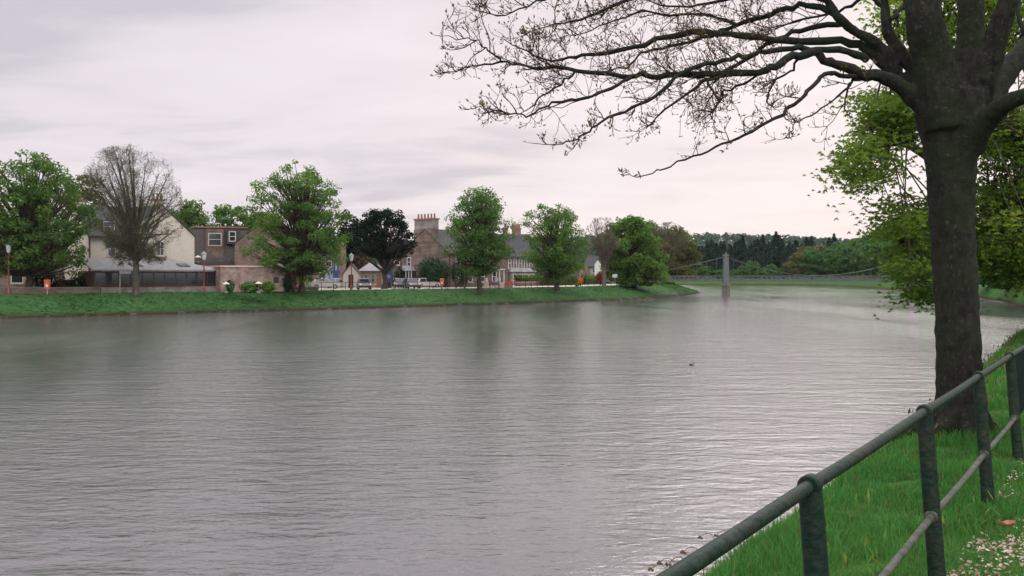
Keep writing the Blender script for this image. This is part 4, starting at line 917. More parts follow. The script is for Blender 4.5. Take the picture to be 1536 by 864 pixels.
shrub('garden_shrub', 'small green shrub at the corner of the outbuilding wall', 345, 111.5, 1.0, 1.4, M['hedge'], 6, n=260)
shrub('garden_shrub', 'green shrub in front of the outbuilding wall left of its window', 376, 110.5, 2.4, 1.2, M['hedge'], 7)
shrub('garden_shrub', 'yellow-green shrub below the tiny barred window', 402, 110.5, 1.4, 1.3, M['chestnut'], 8, n=300)
shrub('garden_shrub', 'tall reddish-brown shrub beside the tall tiered tree trunk', 437, 116, 1.3, 2.6, M['purpleleaf'], 9)
shrub('garden_shrub', 'dark ivy-clad shrub at the end of the outbuilding', 431, 113.2, 1.0, 2.2, M['dark'], 10, n=350)
shrub('garden_shrub', 'purple-brown shrub behind the hipped cottage roof', 543, 158, 4.5, 5.2, M['purpleleaf'], 11, n=900, leaf=.35)
shrub('garden_shrub', 'dark green shrub behind the purple-blue notice board', 583, 143, 1.9, 3.0, M['hedge'], 12)
shrub('garden_shrub', 'dark green climber against the brown stone house wall', 600, 155, 1.8, 3.2, M['dark'], 13)
shrub('flowering_shrub', 'orange flowering shrub by the small stone lodge', 871, 166, 1.0, 1.1, M['orangeleaf'], 14, n=260, leaf=.2, lift=.4)
shrub('flowering_shrub', 'yellow flowering shrub left of the orange one', 866, 165.5, .9, .7, M['chestnut'], 15, n=200, leaf=.2)
shrub('red_shrub', 'red-leaved shrub behind the leafless pale-twigged tree', 901, 178, 1.7, 2.0, M['redleaf'], 16, lift=.6)
shrub('garden_shrub', 'green shrub under the olive tree at the bank tip', 1003, 214, 3.0, 1.4, M['deep'], 17)
shrub('garden_shrub', 'small dark shrub by the short fence near the bank tip', 973, 180, 1.6, 2.2, M['dark'], 18, n=300)
def hedge(label, pxa, pxb, v, h, m_, seed, w=1.2):
    r = rs(seed); a = bankpt(pxa, v); b = bankpt(pxb, v); L = float(np.hypot(*(b - a))); ang = math.atan2(b[1] - a[1], b[0] - a[0]); fr = Frame(a, ang)
    t = thing('hedge', label, 'hedge', (a[0], a[1], 2.04)); n = int(L * 150)
    u = r.uniform(0, L, n); th = r.uniform(0, PI, n); hh = h * (1 + .08 * np.sin(u * 1.3) + .05 * np.sin(u * 3.1))
    V = np.array([fr.p(u[i], np.sign(math.cos(th[i])) * abs(math.cos(th[i])) ** .5 * w / 2, 2.04 + hh[i] * math.sin(th[i]) ** .5) for i in range(n)]) + r.normal(size=(n, 3)) * .05
    nr = np.array([[fr.w[0] * math.cos(th[i]), fr.w[1] * math.cos(th[i]), math.sin(th[i])] for i in range(n)]) + r.normal(size=(n, 3)) * .5
    m = MB(); leaves(m, V, nr, .24, r); m.build('foliage', m_, t)
    m = MB(); box(m, fr, .1, L - .1, -w * .36, w * .36, 1.95, 2.04 + h * .82); m.build('inner_branches', M['purpleleaf'], t)
hedge('long green hedge below the long terrace', 776, 822, 18, 1.7, M['deep'], 1)
hedge('clipped green hedge behind the dark-trunked tree', 824, 862, 17, 1.6, M['hedge'], 2)
hedge('dark green hedge in front of the red-leaved shrub', 874, 902, 17, 1.6, M['deep'], 3)
hedge('pale green clipped hedge left of the dense low-skirted tree', 910, 938, 17, 1.7, M['hedge'], 4)
# planter, sign box, patio tables
p = (X(758, 142), 142); fr = Frame(p, .15); t = thing('flower_planter', 'reddish wooden planter right of the white porch wall', 'planter', (p[0], p[1], 2.05))
m = MB(); box(m, fr, 0, 1.05, 0, .5, 2.03, 2.7, tu=-.05, tv=-.04); m.build('box', M['pot'], t)
m = MB(); r = rs(3); n = 160; leaves(m, np.array([fr.p(r.uniform(0, 1.05), r.uniform(0, .5), 2.72 + r.uniform(0, .3)) for _ in range(n)]), r.normal(size=(n, 3)), .16, r); m.build('flowers', M['orangeleaf'], t)
p = (X(919, 172), 172); fr = Frame(p, .1); m = MB(); box(m, fr, 0, .8, 0, .2, 3.5, 4.1); o = MB(); t = thing('white_sign', 'small white sign board above the pale green hedge', 'sign', (p[0], p[1], 2.04)); m.build('board', M['white'], t)
m = MB(); box(m, fr, .36, .44, .06, .14, 2.0, 3.497); m.build('post', M['greymetal'], t)
def parasol(px, d, z, lab, zb=2.04):
    x = X(px, d); t = thing('patio_parasol', lab, 'parasol', (x, d, zb), 'cream patio parasols')
    m = MB(); tube(m, [[x, d, zb], [x, d, z + .24]], .025, 6); m.build('pole', M['greymetal'], t)
    m = MB(); tube(m, [[x, d, z], [x, d, z + .04], [x, d, z + .15], [x, d, z + .28]], [.42, .40, .24, .03], 10); m.build('canopy', M['offwhite'], t)
    m = MB(); tube(m, [[x, d, zb - .02], [x, d, zb + .08]], .22, 10); m.build('base', M['greymetal'], t)
parasol(339, 110, 2.95, 'small cream parasol by the corner shrub of the outbuilding')
parasol(388, 110, 3.0, 'small cream parasol in front of the outbuilding wall')
parasol(297, 128, 6.2, 'cream parasol on the upper terrace beside the slate-hung building', zb=5.6)
# terrace under the upper parasol
O = (X(286, 127), 127); fr = Frame(O, .3); t = thing('roof_terrace', 'low flat-roofed block with dark roof edge behind the veranda', 'building', (O[0], O[1], GZ))
m = MB(); box(m, fr, 0, 7.2, 0, 4, GZ, 5.2); m.build('wall', M['coping'], t); m = MB(); box(m, fr, -.1, 7.3, -.1, 4.1, 5.203, 5.6); m.build('roof', M['darkslate'], t)
# white steps
p = bankpt(356, 7.6); fr = Frame(p, BA); t = thing('stone_steps', 'pale stone steps on the bank left of the outbuilding shrubs', 'steps', (p[0], p[1], 1.7))
m = MB()
for k in range(5): box(m, fr, 0, 1.1, -.6 + k * .28, -.33 + k * .28, 1.5, 1.95 + k * .17)
m.build('tread', M['offwhite'], t)
# grass tufts on the far slope
mb = MB(); g = rs(9)
idx = g.randint(6, 118, 11000); v = g.uniform(.1, 8.4, 11000); offs = {q: offset(LEFT, q / 10) for q in range(0, 86)}
pos = []
for i, vv in zip(idx, v):
    o = offs[int(vv * 10)]; f = g.uniform(); q = o[i] + (o[i + 1] - o[i]) * f; pos.append([q[0], q[1], np.interp(vv, [0, .15, .9, 3.5, 6, 7.5], [.1, .28, .45, 1.25, 1.9, 2.05]) + .06])
pos = np.array(pos); nr = g.normal(size=pos.shape) * .35 + np.array([.2, -.4, 1.4])
leaves(mb, pos, nr, np.where(v > 6.5, .15, .26), g, 1.8, np.tile([0, 0, 1.], (len(pos), 1)))
tag(mb.build('bank_grass', M['farrgrass']), 'grass tufts growing on the far bank slope', kind='stuff')

mb = MB()
for k in range(230):
    i = g.randint(6, 112); f = g.uniform(); o = offs[0][i] + (offs[0][i + 1] - offs[0][i]) * f; o2 = o + g.normal(size=2) * .22; a = .06 + min(g.exponential(.12), .45)
    ellipsoid(mb, [o2[0], o2[1], .02], (a, a * g.uniform(.6, 1), a * .55), 7, 4)
tag(mb.build('bank_stones', mat('wet_stone', (.012, .012, .010), (.040, .038, .032), scale=2, rough=.6)), 'dark wet stones scattered along the far waterline', kind='stuff')
# ------------------------------------------------------------------ suspension bridge
BD = math.atan2(-.22, .97)
Pq = np.array([X(1089, 200), 200.0]); bf = Frame(Pq, BD); SP = 35.0
t = thing('suspension_bridge', 'grey-green iron suspension footbridge with tapered towers on stone piers', 'bridge', (Pq[0], Pq[1], 0))
LB, RB = -24.0, SP + 18.0
m = MB(); box(m, bf, LB, RB, -.9, .9, 2.72, 2.86); box(m, bf, LB, RB, -1.0, -.92, 2.50, 2.95); box(m, bf, LB, RB, .92, 1.0, 2.50, 2.95); m.build('deck', M['bridgegreen'], t)
for sv in (-1.05, 1.05):
    m = MB(); tube(m, [bf.p(LB, sv, 3.72), bf.p(RB, sv, 3.72)], .075, 6); tube(m, [bf.p(LB, sv, 3.05), bf.p(RB, sv, 3.05)], .035, 6)
    u = LB
    while u < RB - .9:
        tube(m, [bf.p(u, sv, 2.9), bf.p(u + .9, sv, 3.7)], .042, 3, cap=False); tube(m, [bf.p(u + .9, sv, 2.9), bf.p(u, sv, 3.7)], .042, 3, cap=False); tube(m, [bf.p(u + .45, sv, 2.9), bf.p(u + .45, sv, 3.7)], .03, 3, cap=False); u += .9
    m.build('parapet', M['bridgegreen'], t)
for u0 in (0, SP):
    m = MB(); box(m, bf, u0 - .86, u0 + .86, -1.9, 1.9, -1.2, 1.85, tu=.1, tv=.1); box(m, bf, u0 - .92, u0 + .92, -1.95, 1.95, 1.853, 2.05); m.build('pier', M['pierstone'], t)
    for sv in (-1.3, 1.3):
        m = MB(); fl = np.array([0, -.12] * 8); tube(m, [bf.p(u0, sv, z) for z in (2.05, 2.4, 2.45, 5.0, 7.7)], [.80, .78, .70, .64, .56], 16, flute=[fl])
        box(m, bf, u0 - .66, u0 + .66, sv - .5, sv + .5, 7.702, 7.9); box(m, bf, u0 - .5, u0 + .5, sv - .4, sv + .4, 7.903, 8.1); tube(m, [bf.p(u0, sv, 8.1), bf.p(u0, sv, 8.25), bf.p(u0, sv, 8.6)], [.2, .16, .03], 8); m.build('tower', M['bridgegreen'], t)
    m = MB(); box(m, bf, u0 - .2, u0 + .2, -.8, .8, 6.9, 7.3); m.build('cross_beam', M['bridgegreen'], t)
for sv in (-1.3, 1.3):
    cu_ = np.linspace(0, SP, 24); zc = 3.85 + (7.6 - 3.85) * ((cu_ - SP / 2) / (SP / 2)) ** 2
    bl = np.linspace(LB + 3, 0, 12); zb_ = 3.3 + (7.6 - 3.3) * ((bl - LB - 3) / (-LB - 3)) ** 1.25
    br_ = np.linspace(SP, RB - 3, 10); zr_ = 7.6 - (7.6 - 3.3) * ((br_ - SP) / (RB - 3 - SP)) ** .85
    m = MB()
    for a, z in ((cu_, zc), (bl, zb_), (br_, zr_)): tube(m, [bf.p(u, sv, q) for u, q in zip(a, z)], .05, 6)
    m.build('cable', M['bridgegreen'], t)
    for a, z in ((cu_, zc), (bl, zb_), (br_, zr_)):
        for u, q in zip(a, z):
            if q > 3.9 and abs(u) > .5 and abs(u - SP) > .5: m = MB(); tube(m, [bf.p(u, sv, 2.9), bf.p(u, sv, q)], .022, 4, cap=False); m.build('hanger', M['bridgegreen'], t)

# ------------------------------------------------------------------ chestnut behind the main trunk
def poly_hit(poly, x, y):
    c = False; n = len(poly)
    for i in range(n):
        x1, y1 = poly[i]; x2, y2 = poly[(i + 1) % n]
        if (y1 > y) != (y2 > y) and x < (x2 - x1) * (y - y1) / (y2 - y1) + x1: c = not c
    return c
def chestnut():
    r = rs(21); d0 = 33.0; base = np.array([X(1585, d0), d0, 2.2])
    t = thing('chestnut_tree', 'leafy chestnut with drooping yellow-green boughs behind the big bare trunk', 'tree', base)
    zones = [([(1288, 140), (1310, 130), (1345, 132), (1395, 165), (1380, 195), (1340, 215), (1325, 262), (1300, 285), (1268, 275), (1252, 240), (1268, 215), (1285, 190)], 70),
             ([(1330, 325), (1350, 300), (1400, 300), (1400, 450), (1385, 452), (1362, 420), (1352, 395), (1335, 350)], 50), ([(1290, 280), (1345, 262), (1362, 285), (1362, 330), (1330, 335)], 6),
             ([(1330, -60), (1500, -60), (1490, 70), (1440, 80), (1400, 100), (1352, 90), (1335, 30)], 75),
             ([(1462, 190), (1500, 165), (1640, 100), (1640, 380), (1560, 390), (1500, 360), (1462, 330)], 250),
             ([(1462, 330), (1540, 340), (1640, 350), (1640, 440), (1540, 425), (1480, 400), (1465, 415)], 110)]
    cl = []
    for poly, n in zones:
        xs_ = [p[0] for p in poly]; ys_ = [p[1] for p in poly]; k = 0
        while k < n:
            a, b = r.uniform(min(xs_), max(xs_)), r.uniform(min(ys_), max(ys_))
            if poly_hit(poly, a, b): cl.append(P(a, b, d0 + r.normal() * 2.2)); k += 1
    for k in range(230):      # the rest of the crown, over and beyond the frame
        h = r.uniform(3.0, 13.5); Rr = 4.6 * math.sin(PI * min(max((h - 1.5) / 13.0, .05), .97)) ** .6; th = r.uniform(0, 6.28); q = Rr * r.uniform(.3, 1) ** .5
        c = base + np.array([.8 + math.cos(th) * q, .6 + math.sin(th) * q, h])
        if (c[2] - CAMZ) / c[1] * FPX > 330 or c[0] / c[1] * FPX > 790: cl.append(c)
    mt = MB(); top = base + np.array([-.6, .5, 12.5])
    tube(mt, spline([base + np.array([0, 0, -.3]), base + np.array([.05, 0, .5]), base + np.array([-.1, .1, 3.5]), base + np.array([-.4, .3, 7]), top], 12), np.linspace(.55, .12, 12), 10)
    limbs = [[P(1580, 372, d0), P(1535, 335, d0), P(1508, 309, d0), P(1470, 312, d0 - .5)], [P(1578, 250, d0), P(1520, 215, d0 - 1), P(1450, 190, d0 - 1.5), P(1370, 165, d0 - 1), P(1290, 170, d0 - .5)], [P(1576, 150, d0), P(1500, 60, d0 + 1), P(1400, 20, d0 + 1)], [P(1580, 330, d0), P(1480, 300, d0 + 1.5), P(1400, 315, d0 + 1), P(1350, 370, d0)], [P(1400, 240, d0 - 1), P(1350, 215, d0 - 1), P(1290, 230, d0 - .5), P(1250, 255, d0)]]
    limb_pts = []
    for li, L in enumerate(limbs):
        s = spline(L, 16); tube(mt, s, np.linspace(.20 if li == 0 else .15, .03, 16), 7); limb_pts.append(s[3:])
    LP = np.vstack(limb_pts)
    for c in cl:
        i = np.argmin(np.linalg.norm(LP - c, axis=1) + r.uniform(0, 1.2, len(LP))); s = LP[i]
        mid = (s + c) / 2 + np.array([0, 0, .18 * np.linalg.norm(c - s)]); tube(mt, spline([s, mid, c], 6), np.linspace(.035, .010, 6), 4, cap=False)
    mt.build('trunk', M['bark_far'], t, True)
    mc = MB()
    for c in cl:       # a drooping spray of palmate leaves
        n = 72; off = r.normal(size=(n, 3)) * np.array([.42, .5, .13]); pos = c + off; pos[:, 2] -= .25 * (off[:, 0] ** 2 + off[:, 1] ** 2)
        for k in range(n):
            th0 = r.uniform(0, 6.28); q = 5; th = th0 + np.linspace(-1.9, 1.9, q)
            ax = np.stack([np.cos(th), np.sin(th), np.full(q, -r.uniform(.3, 1.1))], 1); ax /= np.linalg.norm(ax, axis=1, keepdims=True)
            nr = np.cross(ax, np.stack([-np.sin(th), np.cos(th), np.zeros(q)], 1)); nr *= np.sign(nr[:, 2:3] + 1e-6)
            s = .098 * r.uniform(.7, 1.2); leaves(mc, pos[k] + ax * s * .5, nr, s, r, 2.3, ax)
    mc.build('crown', M['chestnut'], t)
chestnut()

# ------------------------------------------------------------------ the big bare tree
TD = 12.6
def big_tree():
    r = rs(8); base = P(1440, 652, TD); t = thing('bare_tree', 'big dark trunk with bare budding branches reaching over the river, beside the green railing', 'tree', base)
    mt = MB()
    def px_tube(m, pts, n=26, sides=14, fl=None):
        """rows (px, py, half width px, depth shift)"""
        A = np.array([[*P(a, b, TD + e), c * (TD + e) / FPX] for a, b, c, e in pts]); S = spline(A[:, :3], n); R_ = np.interp(np.linspace(0, len(A) - 1, n), np.arange(len(A)), A[:, 3])
        tube(m, S, R_, sides, flute=fl); return S, R_
    fl = [.06 * np.sin(np.arange(18) * 2 * PI / 18 * 3 + k * .35) + .035 * np.sin(np.arange(18) * 2 * PI / 18 * 5 - k * .2) for k in range(30)]
    px_tube(mt, [(1446, 700, 66, 0), (1444, 658, 48, 0), (1442, 630, 37, 0), (1440, 560, 33, 0), (1436, 450, 31, 0), (1430, 350, 31, 0), (1426, 280, 33.5, 0), (1425, 220, 40, 0), (1426, 180, 48, 0), (1428, 140, 50, 0)], 30, 18, fl)
    fl2 = [.05 * np.sin(np.arange(14) * 2 * PI / 14 * 3 + k * .4) for k in range(30)]
    px_tube(mt, [(1418, 190, 36, -.1), (1408, 140, 34, -.15), (1398, 85, 30, -.2), (1387, 30, 27, -.3), (1382, -30, 25, -.3), (1372, -140, 20, -.4), (1350, -300, 13, -.6), (1335, -480, 5, -1.0), (1325, -600, 1, -1.2)], fl=fl2)      # left leader
    px_tube(mt, [(1438, 180, 34, .1), (1448, 130, 28, .2), (1456, 70, 21, .3), (1457, 0, 18, .35), (1462, -90, 15, .4), (1470, -160, 12, .4), (1490, -330, 8, .8), (1500, -520, 1, 1.4)], fl=fl2)
    px_tube(mt, [(1450, 170, 32, .0), (1470, 120, 24, -.2), (1492, 65, 18, -.35), (1510, 10, 15, -.5), (1525, -50, 13, -.6), (1550, -140, 10, -.8), (1610, -300, 6, -1.4), (1650, -420, 1, -1.8)], fl=fl2)
    px_tube(mt, [(1452, 185, 32, .1), (1482, 145, 22, .3), (1512, 105, 17, .5), (1545, 62, 14, .8), (1600, 0, 11, 1.2), (1700, -90, 7, 2.0), (1800, -130, 1, 2.8)], fl=fl2)
    px_tube(mt, [(1448, 215, 30, -.1), (1478, 180, 17, -.4), (1510, 155, 13, -.7), (1545, 142, 12, -1.0), (1610, 118, 10, -1.6), (1680, 110, 6, -2.2), (1780, 80, 1, -2.6)], fl=fl2)
    px_tube(mt, [(1425, 200, 30, 0), (1400, 172, 20, -.05), (1376, 152, 14.5, -.1), (1350, 128, 12, -.15), (1322, 114, 10, -.2), (1300, 112, 8, -.25)], 18, fl=fl2)
    px_tube(mt, [(1404, 165, 19, .0), (1385, 128, 13, .1), (1362, 92, 10.5, .2), (1343, 68, 9.5, .25), (1331, 46, 9, .25), (1328, 22, 7.5, .3), (1325, -10, 6.5, .3), (1318, -80, 5, .4)], 20, fl=fl2)
    px_tube(mt, [(1368, 145, 11, .1), (1344, 112, 9.5, .2), (1320, 90, 9, .25), (1298, 70, 7.5, .3)], 12, fl=fl2)
    px_tube(mt, [(1344, 100, 9.5, .2), (1322, 72, 9, .2), (1306, 60, 8.5, .2), (1280, 46, 7.5, .2), (1258, 26, 7, .1), (1242, 2, 6.5, .1), (1226, -30, 5, 0), (1200, -80, 4, 0)], 18, fl=fl2)
    for a in (.3, 1.5, 2.6, 3.7, 4.6, 5.5):
        ca, sa = math.cos(a), math.sin(a); L = r.uniform(.42, .62)
        tube(mt, spline([base + np.array([ca * .12, sa * .12, .55]), base + np.array([ca * .27, sa * .27, .20]), base + np.array([ca * L, sa * L, -.02]), base + np.array([ca * L * 1.35, sa * L * 1.35, -.16])], 10), np.linspace(.15, .05, 10), 10)
    o = mt.build('trunk', M['bark'], t, True)
    rm = o.modifiers.new('blend', 'REMESH'); rm.mode = 'VOXEL'; rm.voxel_size = .026; rm.use_smooth_shade = True
    sm = o.modifiers.new('relax', 'SMOOTH'); sm.factor = .5; sm.iterations = 5
    tx = bpy.data.textures.new('bark_lumps', 'CLOUDS'); tx.noise_scale = .16; tx.noise_depth = 5
    dm = o.modifiers.new('lumps', 'DISPLACE'); dm.texture = tx; dm.strength = .05; dm.mid_level = .5
    # limbs: rows px, py, half width px ; e0,e1 depth shift at start and tip
    limbs = [
        ([(1310, 112, 10), (1293, 113, 9), (1265, 101, 8), (1241, 92, 7.5), (1223, 80, 7.5), (1195, 84, 7), (1167, 99, 6.5), (1140, 106, 6.2), (1087, 112, 5.8), (1049, 112, 5.4), (1000, 112, 5), (962, 114, 4.6), (928, 113, 4.2), (876, 108, 3.6), (824, 101, 3), (782, 97, 2.4), (754, 94, 2), (720, 98, 1.4), (692, 104, 1.1), (664, 109, .7)], -.2, -1.3),
        ([(1318, 88, 10), (1300, 72, 8), (1272, 65, 7), (1209, 61, 6.4), (1167, 58, 6), (1115, 52, 5.6), (1070, 49, 5.2), (1035, 49, 5), (997, 57, 4.6), (945, 71, 4), (893, 82, 3.3), (858, 85, 2.6), (817, 90, 1.8), (780, 72, 1.2), (755, 58, .7)], .25, 1.2),
        ([(1300, 90, 7), (1270, 78, 6), (1223, 75, 5.2), (1195, 71, 5), (1153, 75, 4.6), (1122, 84, 4.3), (1087, 91, 4), (1049, 100, 3.8), (1011, 118, 3.5), (980, 146, 3.1), (945, 163, 2.7), (907, 180, 2.2), (886, 194, 1.8), (865, 208, 1.4), (844, 213, 1.1), (799, 215, .6)], .0, -1.9),
        ([(1258, 25, 6), (1230, 10, 5.2), (1195, 10, 4.8), (1167, 17, 4.5), (1140, 26, 4.2), (1105, 38, 3.8), (1080, 47, 3.5), (1035, 63, 3), (1000, 70, 2.6), (962, 80, 2), (940, 100, 1.4), (900, 108, .8)], .1, 2.0),
        ([(1285, 48, 5.5), (1265, 36, 5), (1223, 42, 4.4), (1181, 52, 4), (1153, 66, 3.7), (1133, 80, 3.4), (1087, 108, 3), (1052, 124, 2.6), (1018, 151, 2.0), (994, 168, 1.6), (969, 193, .7)], .3, 1.1),
        ([(950, 114, 3.6), (942, 120, 3.2), (914, 132, 2.9), (890, 142, 2.6), (858, 149, 2.3), (817, 160, 1.9), (796, 172, 1.6), (768, 170, 1.2), (740, 167, .9), (733, 178, .6)], -.9, -2.2),
        ([(862, 107, 2), (851, 118, 1.8), (825, 138, 1.6), (810, 147, 1.4), (795, 160, 1.1), (780, 170, .7)], -1.0, -.6),
        ([(1300, 116, 6), (1276, 114, 4.5), (1251, 110, 4), (1234, 114, 3.7), (1220, 129, 3.5), (1202, 147, 3.3), (1174, 171, 3), (1140, 192, 2.7), (1105, 209, 2.3), (1070, 223, 2), (1035, 237, 1.7), (1000, 251, 1.4), (983, 257, 1.2), (960, 266, .9), (937, 262, .6)], -.2, -2.6),
        ([(1300, 117, 3), (1279, 120, 2.4), (1269, 133, 2), (1241, 153, 1.6), (1216, 174, 1.3), (1195, 182, 1.1), (1188, 196, .9), (1181, 209, .6)], -.2, -.9),
        ([(1279, 120, 2), (1270, 138, 1.6), (1268, 160, 1.2), (1279, 182, .7)], -.2, -.5),
        ([(1245, -20, 4), (1180, -40, 4), (1080, -45, 3.8), (1000, -28, 3.4), (938, 0, 3), (893, 21, 2.4), (860, 32, 1.8), (844, 36, 1.4), (812, 40, .9), (785, 52, .6)], .0, -1.0),
        ([(754, 94, 2), (748, 88, 1.6), (730, 73, 1.4), (712, 59, 1.1), (690, 58, .9), (664, 55, .6)], -1.15, -1.5),
        ([(1000, -28, 3), (940, -30, 2.6), (880, -20, 2.2), (830, -8, 1.8), (790, 8, 1.4), (751, 24, 1.1), (725, 10, .8), (712, -2, .6)], -.3, -1.6),
        ([(1105, 38, 3), (1060, 22, 2.6), (1010, 24, 2.2), (965, 18, 1.8), (920, 30, 1.4), (880, 48, 1), (840, 58, .6)], 1.0, 2.4),
        ([(1241, 2, 4), (1180, -14, 3.4), (1120, -6, 2.8), (1060, 4, 2.2), (1010, 10, 1.6), (960, -2, .9)], .1, 1.6),
        ([(1087, 112, 3.2), (1060, 124, 2.4), (1080, 150, 1.8), (1066, 168, 1.3), (1072, 184, .8)], -.6, -1.3),
        ([(1325, 10, 4), (1300, -5, 3.4), (1270, 12, 2.8), (1240, 22, 2.2), (1200, 30, 1.7), (1160, 40, 1.1), (1120, 30, .7)], .3, 1.7),
        ([(1202, 84, 2.6), (1185, 105, 2.1), (1160, 125, 1.7), (1150, 150, 1.3), (1160, 165, .8)], -.4, .6),
        ([(1140, 106, 2.6), (1110, 130, 2), (1082, 140, 1.6), (1072, 162, 1.2), (1058, 178, .7)], -.5, .5),
        ([(1335, 30, 5), (1352, 10, 4), (1375, -5, 3)], .2, 1.0),
        ([(1545, 62, 6), (1530, 30, 4), (1526, 5, 3), (1540, -30, 2)], .8, 1.2),
    ]
    buds_c, buds_a = [], []
    def twig(m, p, dr, L, rad, lev):
        n = 5; pts = [p]; dr = dr / (np.linalg.norm(dr) + 1e-9)
        for s in range(n):
            dr = dr + r.normal(size=3) * .18 + np.array([0, 0, .05]); dr /= np.linalg.norm(dr); pts.append(pts[-1] + dr * L / n)
        tube(m, pts, np.linspace(rad, max(rad * .5, .0026), n + 1), 4 if lev > 1 else 3, 1, cap=False)
        k = r.randint(1, 3)
        for q in range(k):
            a = dr + r.normal(size=3) * .45 + np.array([0, 0, .45]); buds_c.append(pts[-1] + a / np.linalg.norm(a) * .03); buds_a.append(a)
        if lev > 0:
            for c in range(r.randint(2, 5)):
                i = r.randint(1, n + 1); side = r.normal(size=3); side -= dr * np.dot(side, dr); side /= (np.linalg.norm(side) + 1e-9)
                twig(m, pts[i], dr * .7 + side * r.uniform(.5, 1.0), L * r.uniform(.4, .7), max(rad * .62, .0035), lev - 1)
    for li, (rows, e0, e1) in enumerate(limbs):
        A = np.array(rows, float); n = len(A); es = np.linspace(0, 1, n) ** 1.2 * (e1 - e0) + e0
        W = np.array([[*P(a, b, TD + e), .88 * c * (TD + e) / FPX] for (a, b, c), e in zip(A, es)]); N_ = max(14, n * 3)
        S = spline(W[:, :3], N_); R_ = np.interp(np.linspace(0, n - 1, N_), np.arange(n), W[:, 3]) * (1 + .07 * r.normal(size=N_))
        S[1:] += r.normal(size=(N_ - 1, 3)) * .012
        m = MB(); tube(m, S, R_, 8); seg = np.linalg.norm(np.diff(S, axis=0), axis=1); tot = seg.sum(); cum = np.concatenate([[0], np.cumsum(seg)])
        start = .12 if W[0, 3] < .03 else .26
        cnt = int(tot * {7: 3.6, 8: 4, 9: 3, 19: 3, 20: 3, 2: 6.5, 5: 7}.get(li, 12.5)); tl = {7: .62, 8: .7, 2: .8}.get(li, 1.0)
        for k in range(cnt):
            f = start + (1 - start) * r.uniform() ** .85; s = f * tot; i = min(np.searchsorted(cum, s) - 1, N_ - 2); i = max(i, 0)
            p = S[i] + (S[i + 1] - S[i]) * ((s - cum[i]) / max(seg[i], 1e-6)); tg = (S[min(i + 1, N_ - 1)] - S[max(i - 1, 0)]); tg /= np.linalg.norm(tg)
            side = r.normal(size=3) * np.array([.8, 1, 1]); side -= tg * np.dot(side, tg); side /= np.linalg.norm(side)
            if li == 7: side[2] = abs(side[2]) * .7
            dv = tg * r.uniform(.35, 1.0) + side * r.uniform(.5, 1.0) + np.array([0, 0, r.uniform(.15, .7) if li == 7 else r.uniform(-.12, .45)])
            big = r.uniform() < .38
            twig(m, p, dv, tl * (1 - .72 * f) * (r.uniform(.45, .9) if big else r.uniform(.2, .5)), (.0075 if big else .005), 2 if big else 1)
        twig(m, S[-1], S[-1] - S[-3], .10 if li in (0, 2, 5, 7, 11, 12) else .25, .0045, 0 if li in (0, 2, 5, 7, 11, 12) else 1)
        m.build('branch', [M['bark'], M['twig']], t, True)
    m = MB(); Cn = np.array(buds_c); Ax = np.array(buds_a); n = len(Cn)
    nr = r.normal(size=(n, 3)); leaves(m, Cn, nr - Ax * ((nr * Ax).sum(1) / (Ax * Ax).sum(1))[:, None], .028, r, 3.2, Ax)
    m.build('leaf_buds', M['bud'], t)
    print('buds', n)
big_tree()

# ------------------------------------------------------------------ green railing
def railing():
    fd = np.array([.53, .85]); fd /= np.linalg.norm(fd); p1 = np.array([X(1215, 4.0), 4.0])
    posts = [p1 + fd * s for s in (-2.6, 0.0, 2.55, 5.05, 7.5, 10.0, 12.5)]
    base = posts[1]
    t = thing('green_railing', 'green painted iron railing with collared posts along the near bank', 'railing', (base[0], base[1], 2.15))
    nrm = np.array([-fd[1], fd[0]])          # towards the river
    tz, mz, lean = 3.155, 2.52, .085
    tops = []
    for q in posts:
        a = np.array([q[0], q[1], 2.0]); b = np.array([q[0] + nrm[0] * lean * .0, q[1] + nrm[1] * lean * .0, tz])
        foot = a - np.array([nrm[0], nrm[1], 0]) * lean
        m = MB(); tube(m, [foot + (b - foot) * f for f in (0, .05, .5, .95, .985)], [.056, .053, .050, .048, .046], 18); po = m.build('post', M['railgreen'], t, True)
        d3 = np.array([fd[0], fd[1], 0])
        m = MB(); ds = [-.030, -.026, .026, .030]; tube(m, [b + d3 * e for e in ds], [.040, .046, .046, .040], 18); m.build('rail_collar', M['railgreen'], po, True)
        mc = foot + (b - foot) * ((mz - foot[2]) / (b[2] - foot[2]))
        off = np.array([nrm[0], nrm[1], 0]) * 0
        m = MB(); tube(m, [mc + off + d3 * e for e in (-.052, -.047, .047, .052)], [.034, .040, .040, .034], 16); m.build('rail_collar', M['railworn'], po, True)
        tops.append((b, mc))
    for k in range(len(posts) - 1):
        for z, (m_, rr) in enumerate(((M['railgreen'], .0275), (M['railworn'], .0215))):
            a, b = tops[k][z], tops[k + 1][z]; m = MB()
            pts = [a + (b - a) * f + np.array([0, 0, -.012 * math.sin(PI * f) * (1 if z else .5)]) for f in np.linspace(0, 1, 12)]
            tube(m, pts, rr, 14); m.build('top_rail' if z == 0 else 'mid_rail', m_, t, True)
    # solid dark panel in the bay beyond the fourth post
    a, b = tops[4], tops[5]; n3 = np.array([nrm[0], nrm[1], 0]); m = MB()
    V = []
    for s in (-.02, .02):
        for q, f in ((a, .02), (b, .02)):
            pass
    A0, A1, B0, B1 = a[0] + (b[0] - a[0]) * .022, a[1] + (b[1] - a[1]) * .022, b[0], b[1]
    V = [A1 - n3 * .035 + np.array([0, 0, .02]), B1 - n3 * .035 + np.array([0, 0, .02]), B0 - n3 * .035 - np.array([0, 0, .03]), A0 - n3 * .035 - np.array([0, 0, .03])]
    m.add(V + [v + n3 * .03 for v in V], BOXF); m.build('infill_panel', mat('matt_dark_green', (.006, .014, .011), rough=.95, spec=.03), t)
    return fd, p1
